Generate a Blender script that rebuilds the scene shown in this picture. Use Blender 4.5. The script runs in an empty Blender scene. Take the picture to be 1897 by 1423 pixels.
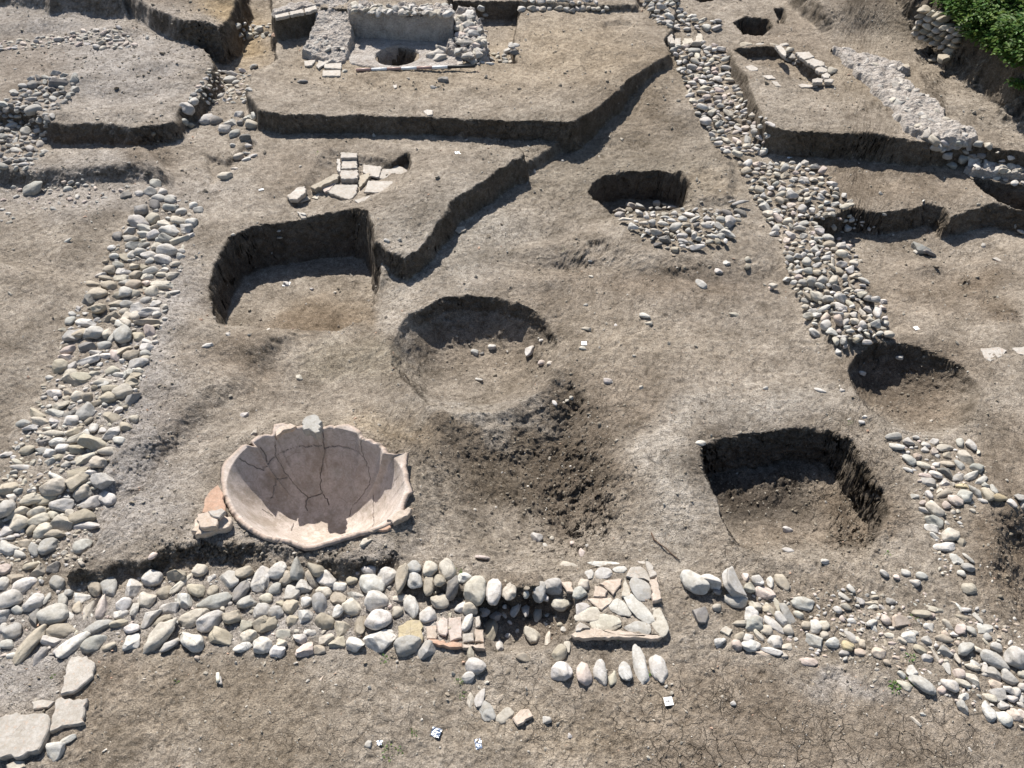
import bpy, bmesh, math, random
import numpy as np
from mathutils import Vector, Matrix, Euler

# ------------------------------------------------------------------ camera
F_PX, CX, CY = 1600.0, 948.5, 711.5          # photo is 1897 x 1423
CAM_H, PITCH = 6.4, math.radians(44.3)
S = bpy.context.scene
C = S.collection
cam_d = bpy.data.cameras.new('camera')
cam_d.sensor_width = 36.0
cam_d.lens = F_PX / 1897.0 * 36.0
cam_d.clip_end = 500.0
cam = bpy.data.objects.new('camera', cam_d)
C.objects.link(cam)
cam.location = (0, 0, CAM_H)
cam.rotation_euler = (math.pi / 2 - PITCH, 0, 0)
S.camera = cam
# ------------------------------------------------------------------ light
SUN_EL, SUN_AZ = math.radians(50), math.radians(-20)   # az: 0 = +Y (ahead), negative = to the left
world = bpy.data.worlds.new('World')
S.world = world
world.use_nodes = True
nt = world.node_tree
bg = nt.nodes['Background']
sky = nt.nodes.new('ShaderNodeTexSky')
sky.sky_type = 'NISHITA'
sky.sun_disc = False
sky.sun_elevation = SUN_EL
sky.sun_rotation = SUN_AZ
nt.links.new(sky.outputs[0], bg.inputs[0])
bg.inputs[1].default_value = 0.075
sun_d = bpy.data.lights.new('sun', 'SUN')
sun_d.energy = 5.0
sun_d.angle = math.radians(0.5)
sun_d.color = (1.0, 0.955, 0.89)
sun = bpy.data.objects.new('sun', sun_d)
C.objects.link(sun)
sd = Vector((math.sin(SUN_AZ) * math.cos(SUN_EL), math.cos(SUN_AZ) * math.cos(SUN_EL), math.sin(SUN_EL)))
sun.rotation_euler = sd.to_track_quat('Z', 'Y').to_euler()
sun.location = (0, 8, 12)
S.view_settings.view_transform = 'Standard'
S.view_settings.look = 'None'
S.view_settings.exposure = 0.66
S.view_settings.gamma = 1.0

rng = np.random.default_rng(7)
random.seed(7)
SP, CP = math.sin(PITCH), math.cos(PITCH)

# ------------------------------------------------------------------ pixel <-> ground
def W(u, v, z=0.0):
    """point of the ground plane at height z seen at photo pixel (u, v)"""
    u = np.asarray(u, float); v = np.asarray(v, float)
    a = (u - CX) / F_PX; b = -(v - CY) / F_PX
    dy = CP + b * SP; dz = -SP + b * CP
    t = (z - CAM_H) / dz
    return t * a, t * dy
def P(x, y, z=0.0):
    """photo pixel of a world point"""
    zz = np.asarray(z, float) - CAM_H
    dep = y * CP - zz * SP
    up = y * SP + zz * CP
    return CX + F_PX * x / dep, CY - F_PX * up / dep
def scale_at(v):
    """pixels per metre across, on the ground at pixel row v"""
    x0, y0 = W(CX, v)
    return F_PX / (y0 * CP + CAM_H * SP)

# ------------------------------------------------------------------ noise
def _hash(i, j, s):
    n = (i.astype(np.int64) * 374761393 + j.astype(np.int64) * 668265263 + s * 1442695041) & 0xffffffff
    n = ((n ^ (n >> 13)) * 1274126177) & 0xffffffff
    n = (n ^ (n >> 16)) & 0xffff
    return n / 32767.5 - 1.0
def vnoise(x, y, s=0):
    i = np.floor(x); j = np.floor(y)
    fx = x - i; fy = y - j
    fx = fx * fx * fx * (fx * (fx * 6 - 15) + 10); fy = fy * fy * fy * (fy * (fy * 6 - 15) + 10)
    i = i.astype(np.int64); j = j.astype(np.int64)
    a = _hash(i, j, s); b = _hash(i + 1, j, s); c = _hash(i, j + 1, s); d = _hash(i + 1, j + 1, s)
    return (a * (1 - fx) + b * fx) * (1 - fy) + (c * (1 - fx) + d * fx) * fy
def fbm(x, y, f, octv=4, s=0, gain=0.5):
    r = 0; a = 1.0; t = 0
    for o in range(octv):
        r = r + a * vnoise(x * f + 13.7 * o, y * f - 7.3 * o, s + o * 17)
        t += a; a *= gain; f *= 2.03
    return r / t
def worley(x, y, f, s=0):
    """distance to nearest cell point and to the cell border"""
    x = x * f; y = y * f
    i = np.floor(x).astype(np.int64); j = np.floor(y).astype(np.int64)
    d1 = np.full(x.shape, 9.0); d2 = np.full(x.shape, 9.0)
    for a in (-1, 0, 1):
        for b in (-1, 0, 1):
            px = i + a + 0.5 + 0.45 * _hash(i + a, j + b, s)
            py = j + b + 0.5 + 0.45 * _hash(i + a, j + b, s + 99)
            d = np.hypot(px - x, py - y)
            m = d < d1
            d2 = np.where(m, d1, np.minimum(d2, d)); d1 = np.where(m, d, d1)
    return d1, d2 - d1
def sstep(e0, e1, t):
    t = np.clip((t - e0) / (e1 - e0), 0, 1)
    return t * t * (3 - 2 * t)

# ------------------------------------------------------------------ terrain features
def poly_sd(x, y, pts):
    """signed distance to polygon, positive inside"""
    n = len(pts)
    d = np.full(x.shape, 1e9); ins = np.zeros(x.shape, bool)
    for k in range(n):
        x0, y0 = pts[k]; x1, y1 = pts[(k + 1) % n]
        ex, ey = x1 - x0, y1 - y0
        L = ex * ex + ey * ey + 1e-12
        t = np.clip(((x - x0) * ex + (y - y0) * ey) / L, 0, 1)
        d = np.minimum(d, (x - x0 - t * ex) ** 2 + (y - y0 - t * ey) ** 2)
        if y0 != y1:
            c = ((y0 > y) != (y1 > y)) & (x < (x1 - x0) * (y - y0) / (y1 - y0) + x0)
            ins ^= c
    d = np.sqrt(d)
    return np.where(ins, d, -d)

# base level by scattered control points: (photo x, photo y, height)
BASE = [(1180,160,.28),(1225,110,.34),(1110,230,.10),(1100,300,.0),(900,450,.0),(800,560,.0),(1300,200,.18),(1340,280,.06),
        (1450,330,.05),(1600,330,.05),(1800,340,.10),(1880,300,.18),(1880,250,.34),(1500,450,.0),(1300,600,.0),(1100,650,.0),
        (1000,560,.0),(700,640,.0),(400,700,.02),(250,850,.0),(100,1000,.0),(60,1150,.0),(400,1120,.0),(800,1120,.0),
        (1200,1100,.0),(1500,1120,.0),(1800,1150,.02),(1897,1300,.0),(1400,1300,.0),(900,1300,.0),(400,1300,.02),(100,1300,.03),
        (1000,1400,.0),(500,1400,.0),(1600,1400,.0),(-300,1200,.0),(2200,1200,.0),(-200,700,.10),(50,500,.10),(150,450,.06),
        (1700,550,.0),(1880,700,.04),(1700,850,.0),(1500,700,.0),(1300,750,.0),(1250,950,.0),(600,750,.02),(850,780,.0),
        (100,340,.0),(300,300,.0),(1300,60,.40),(1350,20,.40),(1250,0,.46),(1270,25,.44),(1230,-40,.46),(1180,-60,.45),(1420,60,.40),(1500,60,.42)]
_bx = np.array([W(a, b)[0] for a, b, c in BASE]); _by = np.array([W(a, b)[1] for a, b, c in BASE]); _bz = np.array([c for a, b, c in BASE])
def base_h(x, y):
    num = 0; den = 1e-9
    for k in range(len(_bx)):
        r2 = (x - _bx[k]) ** 2 + (y - _by[k]) ** 2
        w = 1.0 / (r2 + .12) ** 2
        num = num + w * _bz[k]; den = den + w
    return num / den

def ramp(a, b, lo, hi):        # value varies with the distance row
    ya = W(CX, a)[1]; yb = W(CX, b)[1]
    return lambda x, y: lo + (hi - lo) * sstep(ya, yb, y) if yb > ya else hi + (lo - hi) * sstep(yb, ya, y)

RIM = [(418,887),(419,870),(425,856),(440,842),(456,828),(470,822),(478,830),(483,812),(496,810),(509,808),(512,792),(526,790),(540,793),(559,796),(594,803),(599,795),(620,794),(642,792),(656,799),(668,815),(687,823),(706,832),(709,844),(730,846),(747,842),(744,868),(748,892),(757,912),(748,918),(743,932),(740,948),(722,966),(695,978),(660,986),(632,994),(600,1004),(583,1011),(566,1012),(548,1003),(532,998),(512,996),(497,993),(470,978),(452,964),(438,948),(430,932),(422,912)]
FEAT = []
def feat(op, pts, zr, val, wout=.05, win=.02, warp=.04, wf=3.0):
    pts = [tuple(float(q) for q in W(p[0], p[1], p[2] if len(p) > 2 else zr)) for p in pts]
    FEAT.append((op, pts, val, wout, win, warp, wf))

# terraces of the upper left, higher than the middle floor
feat('add', [(1050,258),(1015,283),(985,300),(970,282,.34),(966,296,.34),(945,303,.34),(888,343,.34),(842,382,.34),(838,392,.34),(800,432,.34),(765,462,.34),(745,478,.34),(712,462,.34),(690,560),(640,660),(560,690),(380,690),(-900,690),(-900,-300),(1300,-300),(1240,95)],
     .14, lambda x, y: ramp(600, 420, .0, .15)(x, y), .06, .03)
_a = np.array([float(q) for q in W(970, 284, .26)]); _b = np.array([float(q) for q in W(712, 455, .26)])
_n = np.array([(_a - _b)[1], -(_a - _b)[0]]); _n = _n / np.linalg.norm(_n)
feat('add', [(970,282),(966,296),(945,303),(888,343),(842,382),(838,392),(800,432),(765,462),(745,478),(712,462),(690,440),(600,470),(300,420),(300,260),(700,230)],
     .34, lambda x, y: .21 * (1 - sstep(.35, 1.5, -((x - _b[0]) * _n[0] + (y - _b[1]) * _n[1]))) * sstep(float(W(CX, 268, .2)[1]), float(W(CX, 300, .2)[1]), y), .05, .04, .05)
feat('set', [(505,40),(508,110),(470,128),(455,165),(478,205),(520,213),(600,212),(700,216),(800,219),(880,222),(960,222),(1040,224),(1062,226),(1085,212),(1120,188),(1165,152),(1215,118),(1247,98),(1225,60),(1195,10),(1150,-300),(480,-300)],
     .46, .46, .05, .03, .045)
feat('add', [(1062,226),(1100,205),(1165,152),(1215,118),(1150,100),(1000,160),(900,222)], .46, .03, .05, .3)
# mound and ground of the far left
feat('set', [(88,232),(130,236),(180,232),(240,240),(300,236),(330,226),(335,205),(368,185),(386,160),(398,130),(393,105),(370,88),(340,78),(330,-300),(-900,-300),(-900,232),(40,200),(70,215)],
     .42, lambda x, y: .42 + .03 * fbm(x, y, 1.3, 2, 5), .07, .05, .05)
feat('set', [(330,36),(360,40),(400,46),(425,30),(442,-10),(455,-300),(150,-300),(230,-20),(280,20)], .78, .78, .12, .05, .06)
feat('add', [(0,62),(60,60),(130,58),(165,45),(170,30),(240,28),(260,14),(200,-20),(-500,-60),(-900,60)], .46, .10, .05, .35, .05)
feat('add', [(-20,-5),(75,4),(85,14),(140,0),(230,6),(260,-20),(260,-300),(-900,-300)], .7, .25, .05, .2, .05)
feat('add', [(-200,300),(130,290),(240,292),(280,286),(300,300),(316,325),(318,348),(270,335),(200,340),(120,350),(20,345),(-200,340)], .16, .20, .05, .18, .04)
feat('add', [(-900,430),(120,400),(215,400),(205,440),(182,490),(152,545),(128,590),(100,640),(85,705),(40,760),(-300,900),(-900,900)], .06, .07, .05, .3, .04)
# raised tile-capped block behind the low corridor, basin surround
feat('set', [(506,36),(540,32),(586,24),(596,14),(600,-300),(490,-300),(500,0)], .82, .82, .04, .04, .02)
feat('set', [(838,14),(900,14),(958,14),(952,36),(946,70),(950,112),(900,112),(892,70),(888,34),(845,34)], .46, .22, .06, .01, .03)
feat('add', [(835,14),(958,14),(1110,20),(1180,20),(1180,-300),(835,-300)], .46, .10, .05, .05, .03)
feat('set', [(592,16),(648,20),(700,24),(760,28),(832,29),(838,-300),(600,-300)], .84, .84, .04, .03, .02)
feat('add', [(700,92),(735,88),(768,100),(765,118),(735,126),(703,118)], .46, -.30, .03, .05, .02)
# upper right terrace and the ground behind it
feat('set', [(1352,88),(1372,130),(1392,175),(1408,215),(1422,236),(1470,243),(1530,246),(1600,250),(1660,259),(1730,270),(1790,268),(1835,275),(2300,340),(2500,-300),(1400,-300),(1480,60)],
     .42, lambda x, y: .42 + .02 * fbm(x, y, 1.0, 2, 9), .06, .03, .045)
feat('add', [(1440,-60),(1482,-5),(1520,25),(1560,62),(1600,92),(1640,112),(1760,190),(2300,400),(2500,-300),(1440,-300)], .62, ramp(128, 84, .0, .34), .14, .06, .08)
feat('add', [(1640,-20),(1680,20),(1730,60),(1772,98),(1800,118),(1840,150),(1870,180),(1910,205),(2500,420),(2500,-300),(1640,-300)], .70, 1.15, .12, .42, .16, 2.0)
feat('add', [(1434,16),(1451,14),(1453,42),(1443,42)], .42, -.18, .03, .05)
feat('add', [(1362,38),(1385,30),(1420,33),(1430,48),(1410,60),(1380,56)], .42, -.40, .03, .02, .02)
feat('add', [(1262,-6),(1300,2),(1360,-2),(1365,-20),(1262,-20)], .42, -.4, .03, .02, .02)
# grave cuts
feat('add', [(598,262),(640,272),(720,285),(755,275),(758,290),(752,338),(735,352),(620,360),(535,372),(528,362),(560,330)], .28, -.08, .04, .12, .02)
feat('add', [(718,290),(752,272),(758,276),(757,312),(740,302)], .28, -.14, .02, .03, .01)
feat('add', [(590,262),(607,262),(612,282),(598,290),(585,280)], .3, .05, .04, .05)
feat('set', [(1358,88),(1440,88),(1468,98),(1535,150),(1500,152),(1400,118)], .42, .26, .02, .03, .01)
# storage pits
feat('set', [(392,575),(388,545),(402,495),(425,455),(470,434),(540,422),(600,414),(650,413),(685,425),(697,455),(702,500),(700,535),(688,568),(668,592),(620,608),(560,610),(500,604),(450,600),(405,598)],
     .06, -.40, .02, .11, .03)
feat('bowl', [], 0, (882, 648, .93, .95, .44, 0.60))
feat('set', [(1090,356),(1098,338),(1120,326),(1170,318),(1220,319),(1260,332),(1275,350),(1262,385),(1240,392),(1150,398),(1135,398)], 0, -.42, .02, .03, .02)
feat('add', [(1255,320),(1290,300),(1350,305),(1360,330),(1352,372),(1290,380),(1262,350)], 0.05, .07, .08, .08, .03)
feat('set', [(1300,832),(1330,815),(1400,806),(1470,800),(1535,802),(1572,822),(1590,860),(1625,905),(1640,950),(1622,1000),(1600,1040),(1540,1045),(1440,1040),(1370,1010),(1342,960),(1318,900)],
     0, lambda x, y: ramp(1050, 925, -.03, -.42)(x, y), .03, .07, .03)
feat('bowl', [], 0, (1690, 716, .66, .70, .36, 0.7))
# centre hollow of crumbled soil
feat('add', [(815,785),(900,772),(1000,755),(1080,740),(1120,850),(1135,960),(1090,1040),(950,1040),(850,1000),(815,880)], 0, -.27, .22, .50, .08)
feat('add', [(1022,705),(1050,705),(1085,740),(1075,755),(1035,735)], 0, -.06, .04, .06, .03)
# pithos bank, higher than the front stone wall
feat('add', [(120,1075),(200,1062),(262,1040),(330,1018),(370,1012),(430,1018),(500,1015),(560,1012),(600,1030),(640,1042),(700,1038),(760,1015),(800,960),(780,880),(700,770),(500,760),(300,850),(200,960)], .13,
     lambda x, y: ramp(800, 960, .0, .14)(x, y) * (1 - sstep(float(W(700, 1000)[0]), float(W(790, 1000)[0]), x)), .05, .05, .06, 5)
feat('set', [(405,880),(415,840),(460,805),(520,780),(600,780),(660,786),(700,812),(750,832),(768,880),(768,930),(740,965),(690,992),(620,1012),(580,1020),(520,1008),(450,985),(415,940)], .12,
     lambda x, y: .125 + .045 * sstep(float(W(CX, 900, .1)[1]), float(W(CX, 800, .1)[1]), y), .30, .06, .01)
feat('set', [(587 + (a - 587) * .985, 897 + (b - 897) * .985) for a, b in RIM], .15, -.80, .012, .07, .004)
# drain hollow, raised kerb of the drain and tile platform
feat('add', [(735,1035),(870,1042),(1000,1072),(1005,1100),(900,1108),(830,1098),(740,1088)], .0, .10, .04, .04, .02)
feat('add', [(890,1112),(1000,1104),(1062,1108),(1058,1165),(1010,1190),(925,1200),(900,1165)], .0, -.16, .08, .08, .03)
feat('add', [(1056,1060),(1120,1040),(1200,1040),(1226,1110),(1236,1178),(1180,1182),(1060,1180)], .05, .05, .03, .03, .01)
feat('add', [(1262,1062),(1300,1058),(1400,1065),(1385,1100),(1300,1098)], .0, .07, .05, .04, .02)
feat('add', [(545,625),(500,665),(440,715),(385,770),(340,805),(290,840),(230,900),(-100,1000),(-100,500),(300,560),(400,610)], .02, .13, .16, .20, .08)
# right middle trench
feat('add', [(1500,398),(1540,398),(1580,385),(1625,394),(1690,393),(1722,384),(1745,388),(1757,408),(1768,402),(1800,392),(1840,388),(1897,400),(2300,440),(2300,700),(1897,660),(1760,640),(1650,600),(1580,500)], .06,
     lambda x, y: ramp(640, 430, -.04, -.30)(x, y), .03, .05, .05)
feat('set', [(1806,328),(1840,338),(1897,345),(2000,345),(2000,400),(1897,388),(1850,375),(1825,355)], .12, -.25, .03, .04, .03)
feat('add', [(1785,475),(1815,500),(1850,545),(1897,605),(2300,800),(2300,430),(1880,440)], -.10, .10, .05, .25, .04)
feat('add', [(1500,215+200),(1460,425),(1470,520),(1510,600),(1560,640),(1620,630),(1640,580),(1600,500),(1560,420)], 0, .10, .15, .12)
feat('add', [(1830,925),(1870,935),(1950,930),(2300,930),(2300,1200),(1950,1180),(1880,1150),(1850,1050)], 0, -.28, .08, .40, .06)
feat('add', [(1085,458),(1120,455),(1130,470),(1110,482),(1090,475)], 0, -.06, .03, .05, .02)
feat('add', [(900,470),(1150,492),(1240,512),(1350,514),(1450,505),(1460,440),(1380,400),(1140,400),(1000,440)], .04, .085, .07, .35, .06)
feat('add', [(1078,95),(1120,92),(1200,100),(1180,120),(1080,132),(1074,115)], .46, -.03, .02, .1, .01)
feat('add', [(1115,40),(1150,36),(1175,42),(1165,56),(1120,56)], .46, -.06, .03, .08, .01)
feat('add', [(380,290),(420,300),(440,285),(470,262),(480,268),(420,330),(395,345)], .14, -.07, .03, .05, .03)
feat('add', [(405,60),(500,62),(505,120),(470,122),(440,150),(400,180),(398,130),(402,100)], .2, -.08, .1, .12, .03)

BUMPS = [(210,175,.55,.28,-.10),(140,150,.3,.2,.07),(300,125,.6,.22,.07),(110,215,.5,.14,.06),(340,150,.2,.3,.06),(240,215,.35,.14,.06),(420,690,.35,.25,-.05),(620,700,.45,.25,-.07),(690,640,.3,.4,.04),
         (1050,492,.35,.12,-.09),(1000,525,.4,.14,.05),(1300,600,.8,.3,-.04),(1650,590,.25,.2,-.09),(1720,470,.3,.15,.09),(1650,345,.6,.25,-.05),(1780,200,.5,.5,.06),(200,60,.6,.22,.08),(760,600,.2,.4,.05),
         (480,655,.4,.2,.03),(260,830,.35,.3,.05),(1230,860,.4,.5,.06),(1450,740,.8,.25,.05),(60,30,.8,.3,.08),(700,330,.3,.2,-.03),(900,410,.4,.25,.03),(1130,140,.5,.25,-.03),(1500,180,.5,.3,.03)]
def height(x, y, rough=True, detail=True):
    h = base_h(x, y)
    for a_, b_, ra_, rb_, am_ in BUMPS:
        cx_, cy_ = W(a_, b_)
        h = h + am_ * np.exp(-((x - cx_) / ra_) ** 2 - ((y - cy_) / rb_) ** 2)
    U, V = P(x, y, 0)
    wx = fbm(x, y, 2.6, 3, 31); wy = fbm(x, y, 2.6, 3, 57)
    wx2 = fbm(x, y, 10, 3, 33); wy2 = fbm(x, y, 10, 3, 59)
    for op, pts, val, wo, wi, warp, wf in FEAT:
        xw = x + warp * (1.3 * wx + .3 * wx2); yw = y + warp * (1.3 * wy + .3 * wy2)
        if op == 'bowl':
            u, v, rx, ry, dep, flat = val
            cx, cy = W(u, v)
            dx = (xw - cx) / rx; dy = (yw - cy) / ry
            r = np.hypot(dx, dy)
            asy = 1 + .35 * np.clip(dy / (r + .01), -1, 1)         # far side steeper
            prof = np.clip(1 - r ** (2.2 * asy + .8), 0, 1)
            h = h - dep * prof * (1 - .15 * (1 - prof))
            h = h - dep * .22 * sstep(1.0, .93, r) * np.clip(dy * 1.5, 0, 1)
            continue
        bx0 = min(p[0] for p in pts) - 1; bx1 = max(p[0] for p in pts) + 1
        by0 = min(p[1] for p in pts) - 1; by1 = max(p[1] for p in pts) + 1
        m = (x > bx0) & (x < bx1) & (y > by0) & (y < by1)
        if not m.any(): continue
        s = poly_sd(xw[m], yw[m], pts)
        k = sstep(-wo, wi, s)
        vv = val(x[m], y[m]) if callable(val) else val
        if op == 'set': h[m] = h[m] * (1 - k) + vv * k
        else: h[m] = h[m] + vv * k
    for a_, b_, ra_, rb_, am_ in BUMPS[:6] + BUMPS[15:17] + BUMPS[22:23]:
        cx_, cy_ = W(a_, b_, .42)
        h = h + am_ * np.exp(-((x - cx_) / ra_) ** 2 - ((y - cy_) / rb_) ** 2)
    if rough:
        h = h + .035 * fbm(x, y, .55, 3, 3) + .026 * fbm(x, y, 2.4, 4, 11)
    if detail:
        r = rough_mask(U, V)
        amp = .5 + .5 * sstep(-.3, .4, fbm(x, y, 1.1, 2, 71))
        h = h + .016 * amp * fbm(x, y, 9, 3, 21, .6) + .0085 * (.5 + .7 * amp) * fbm(x, y, 34, 2, 27, .55)
        pit = fbm(x, y, 24, 2, 203); h = h - .008 * sstep(.22, .5, pit)
        d1, d2 = worley(x + .02 * wx2, y + .02 * wy2, 13, 5)
        h = h + r * (.055 * fbm(x, y, 8, 4, 41, .62) + .045 * (.5 - d1) * (.4 + .6 * vnoise(x * 7, y * 7, 8)) + .012 * fbm(x, y, 60, 2, 43, .7))
    return h

# patches of crumbled, cloddy soil: (photo x, y, radius x, radius y, strength)
CLOD = [(930,860,140,90,.7),(1060,880,80,120,1.1),(1110,940,50,60,1.2),(980,1000,120,40,.4),(1050,740,50,40,.5),(1430,850,140,50,1.25),(1590,960,60,90,1.3),(1450,980,100,50,.35),
        (1700,700,110,60,.5),(1880,1020,60,120,.5),(1790,790,30,25,.7),(640,1040,110,22,.9),(440,1035,130,20,.9),(330,1030,60,25,.7),(1800,70,110,90,1.3),(1880,170,60,60,1.3),(1720,20,60,40,1.3),(1580,60,60,50,.7),
        (390,150,40,60,.7),(360,70,60,30,.5),(1170,270,0.1,.1,0),(1320,340,60,40,.4),(300,310,30,40,.7),(450,560,40,30,.3),(1750,420,30,25,.4),(1805,500,22,20,.9),(1835,535,22,20,.9),(1870,580,24,24,.9),(1250,508,110,8,.7),(230,150,150,60,.35),(1100,170,60,50,.2),(250,800,90,120,.35),(1000,500,80,25,.4),
        (880,600,150,40,.3),(1000,640,40,40,.5),(930,290,40,20,.5),(700,215,300,12,.5),(1560,250,180,14,.5),(1500,1090,100,40,.4),(1650,1130,150,50,.35),(950,1130,90,50,.5),(140,1060,50,25,.5),(1100,470,60,25,.5)]
def rough_mask(U, V):
    r = np.zeros(np.shape(U))
    for a, b, ra, rb, s in CLOD:
        d = ((U - a) / ra) ** 2 + ((V - b) / rb) ** 2
        r = r + s * np.exp(-d * 1.2)
    return np.clip(r, 0, 1.3)

def h1(x, y):
    return float(height(np.array([float(x)]), np.array([float(y)]))[0])
def hit(us, vs):
    """where the rays through photo pixels meet the ground"""
    us = np.asarray(us, float); vs = np.asarray(vs, float)
    a = (us - CX) / F_PX; b = -(vs - CY) / F_PX
    dy = CP + b * SP; dz = -SP + b * CP
    n = len(us)
    zs = np.linspace(1.3, -.75, 42)
    T = (zs[None, :] - CAM_H) / dz[:, None]
    X = T * a[:, None]; Y = T * dy[:, None]
    H = height(X.ravel(), Y.ravel(), True, False).reshape(X.shape)
    D = H - zs[None, :]
    below = D > 0
    k = np.argmax(below, axis=1); k = np.where(below.any(1), np.maximum(k, 1), 41)
    i = np.arange(n)
    d0 = D[i, k - 1]; d1 = D[i, k]
    f = np.clip(-d0 / (d1 - d0 + 1e-9), 0, 1)
    z = zs[k - 1] + f * (zs[k] - zs[k - 1])
    t = (z - CAM_H) / dz
    x = t * a; y = t * dy
    return x, y, height(x, y)

# ------------------------------------------------------------------ materials
def new_mat(name, rough=.9):
    m = bpy.data.materials.new(name); m.use_nodes = True
    b = m.node_tree.nodes['Principled BSDF']
    b.inputs['Roughness'].default_value = rough
    b.inputs['Specular IOR Level'].default_value = .25
    return m, m.node_tree, b
def N(t, ty, **kw):
    n = t.nodes.new(ty)
    for k, v in kw.items():
        if k in n.inputs: n.inputs[k].default_value = v
        else: setattr(n, k, v)
    return n
def L(t, a, b): t.links.new(a, b)
def mixc(t, f, a, b, mode='MIX'):
    n = t.nodes.new('ShaderNodeMix'); n.data_type = 'RGBA'; n.blend_type = mode
    for s, v in ((0, f), (6, a), (7, b)):
        if hasattr(v, 'links') or hasattr(v, 'node'): t.links.new(v, n.inputs[s])
        else: n.inputs[s].default_value = v
    return n.outputs[2]
def ramp_node(t, src, p0, p1, c0=(0,0,0,1), c1=(1,1,1,1)):
    r = t.nodes.new('ShaderNodeValToRGB')
    r.color_ramp.elements[0].position = p0; r.color_ramp.elements[1].position = p1
    r.color_ramp.elements[0].color = c0; r.color_ramp.elements[1].color = c1
    t.links.new(src, r.inputs[0]); return r.outputs[0]
def noise(t, co, sc, det=5, ro=.6):
    n = N(t, 'ShaderNodeTexNoise'); n.inputs['Scale'].default_value = sc; n.inputs['Detail'].default_value = det; n.inputs['Roughness'].default_value = ro
    t.links.new(co, n.inputs['Vector']); return n.outputs['Fac']
def mathn(t, op, a, b=0.0):
    n = N(t, 'ShaderNodeMath', operation=op)
    for i, v in enumerate((a, b)):
        if hasattr(v, 'node'): t.links.new(v, n.inputs[i])
        else: n.inputs[i].default_value = v
    return n.outputs[0]

def soil_material():
    m, t, b = new_mat('soil', 1.0)
    b.inputs['Specular IOR Level'].default_value = .1
    co = N(t, 'ShaderNodeNewGeometry').outputs['Position']
    at = N(t, 'ShaderNodeAttribute', attribute_name='soil')
    ck = N(t, 'ShaderNodeAttribute', attribute_name='crack')
    col = at.outputs['Color']
    n1 = noise(t, co, 2.2, 6, .62); n2 = noise(t, co, 14, 6, .7); n3 = noise(t, co, 75, 4, .7); n4 = noise(t, co, 230, 3, .7)
    col = mixc(t, 1.0, col, ramp_node(t, n1, .3, .7, (.68,.66,.63,1), (1.28,1.28,1.28,1)), 'MULTIPLY')
    col = mixc(t, 1.0, col, ramp_node(t, n2, .32, .68, (.64,.62,.60,1), (1.32,1.33,1.34,1)), 'MULTIPLY')
    col = mixc(t, 1.0, col, ramp_node(t, n3, .32, .68, (.55,.54,.53,1), (1.46,1.46,1.46,1)), 'MULTIPLY')
    col = mixc(t, 1.0, col, ramp_node(t, n4, .3, .7, (.6,.6,.6,1), (1.42,1.42,1.42,1)), 'MULTIPLY')
    # pale grit
    v = N(t, 'ShaderNodeTexVoronoi', Scale=42.0); L(t, co, v.inputs['Vector'])
    sel = N(t, 'ShaderNodeSeparateColor'); L(t, v.outputs['Color'], sel.inputs[0])
    rare = mathn(t, 'GREATER_THAN', sel.outputs[0], .86)
    sz = mathn(t, 'MULTIPLY', sel.outputs[1], .16)
    dot = mathn(t, 'LESS_THAN', v.outputs['Distance'], sz)
    grit = mathn(t, 'MULTIPLY', rare, dot)
    col = mixc(t, mathn(t, 'MULTIPLY', grit, .8), col, (.52,.49,.44,1))
    # drying cracks
    wob = N(t, 'ShaderNodeTexNoise', Scale=6.0, Detail=5.0); L(t, co, wob.inputs['Vector'])
    add = N(t, 'ShaderNodeVectorMath', operation='MULTIPLY_ADD'); L(t, wob.outputs['Color'], add.inputs[0]); add.inputs[1].default_value = (.16,.16,.16); L(t, co, add.inputs[2])
    outs = []
    for sc, wd in ((7.0, .03), (17.0, .04)):
        vc = N(t, 'ShaderNodeTexVoronoi', feature='DISTANCE_TO_EDGE', Scale=sc); L(t, add.outputs[0], vc.inputs['Vector'])
        outs.append(ramp_node(t, vc.outputs['Distance'], 0, wd, (1,1,1,1), (0,0,0,1)))
    gate = ramp_node(t, noise(t, co, 4.0, 3), .48, .60)
    cr = mathn(t, 'MAXIMUM', outs[0], mathn(t, 'MULTIPLY', outs[1], gate))
    cr = mathn(t, 'MULTIPLY', mathn(t, 'MULTIPLY', cr, ramp_node(t, noise(t, co, 2.3, 3), .36, .56)), ck.outputs['Fac'])
    col = mixc(t, mathn(t, 'MULTIPLY', cr, .8), col, (.05,.04,.03,1))
    L(t, col, b.inputs['Base Color'])
    hgt = mathn(t, 'ADD', mathn(t, 'MULTIPLY', n3, .55), mathn(t, 'MULTIPLY', n4, .3))
    hgt = mathn(t, 'ADD', hgt, mathn(t, 'MULTIPLY', n2, 1.3))
    hgt = mathn(t, 'SUBTRACT', hgt, mathn(t, 'MULTIPLY', cr, .8))
    bp = N(t, 'ShaderNodeBump', Strength=1.0, Distance=.030); L(t, hgt, bp.inputs['Height']); L(t, bp.outputs[0], b.inputs['Normal'])
    return m
M_SOIL = soil_material()

# ------------------------------------------------------------------ ground mesh
def lin(r, g, b): return np.array([((q / 255.) ** 2.2) for q in (r, g, b)])
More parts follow.
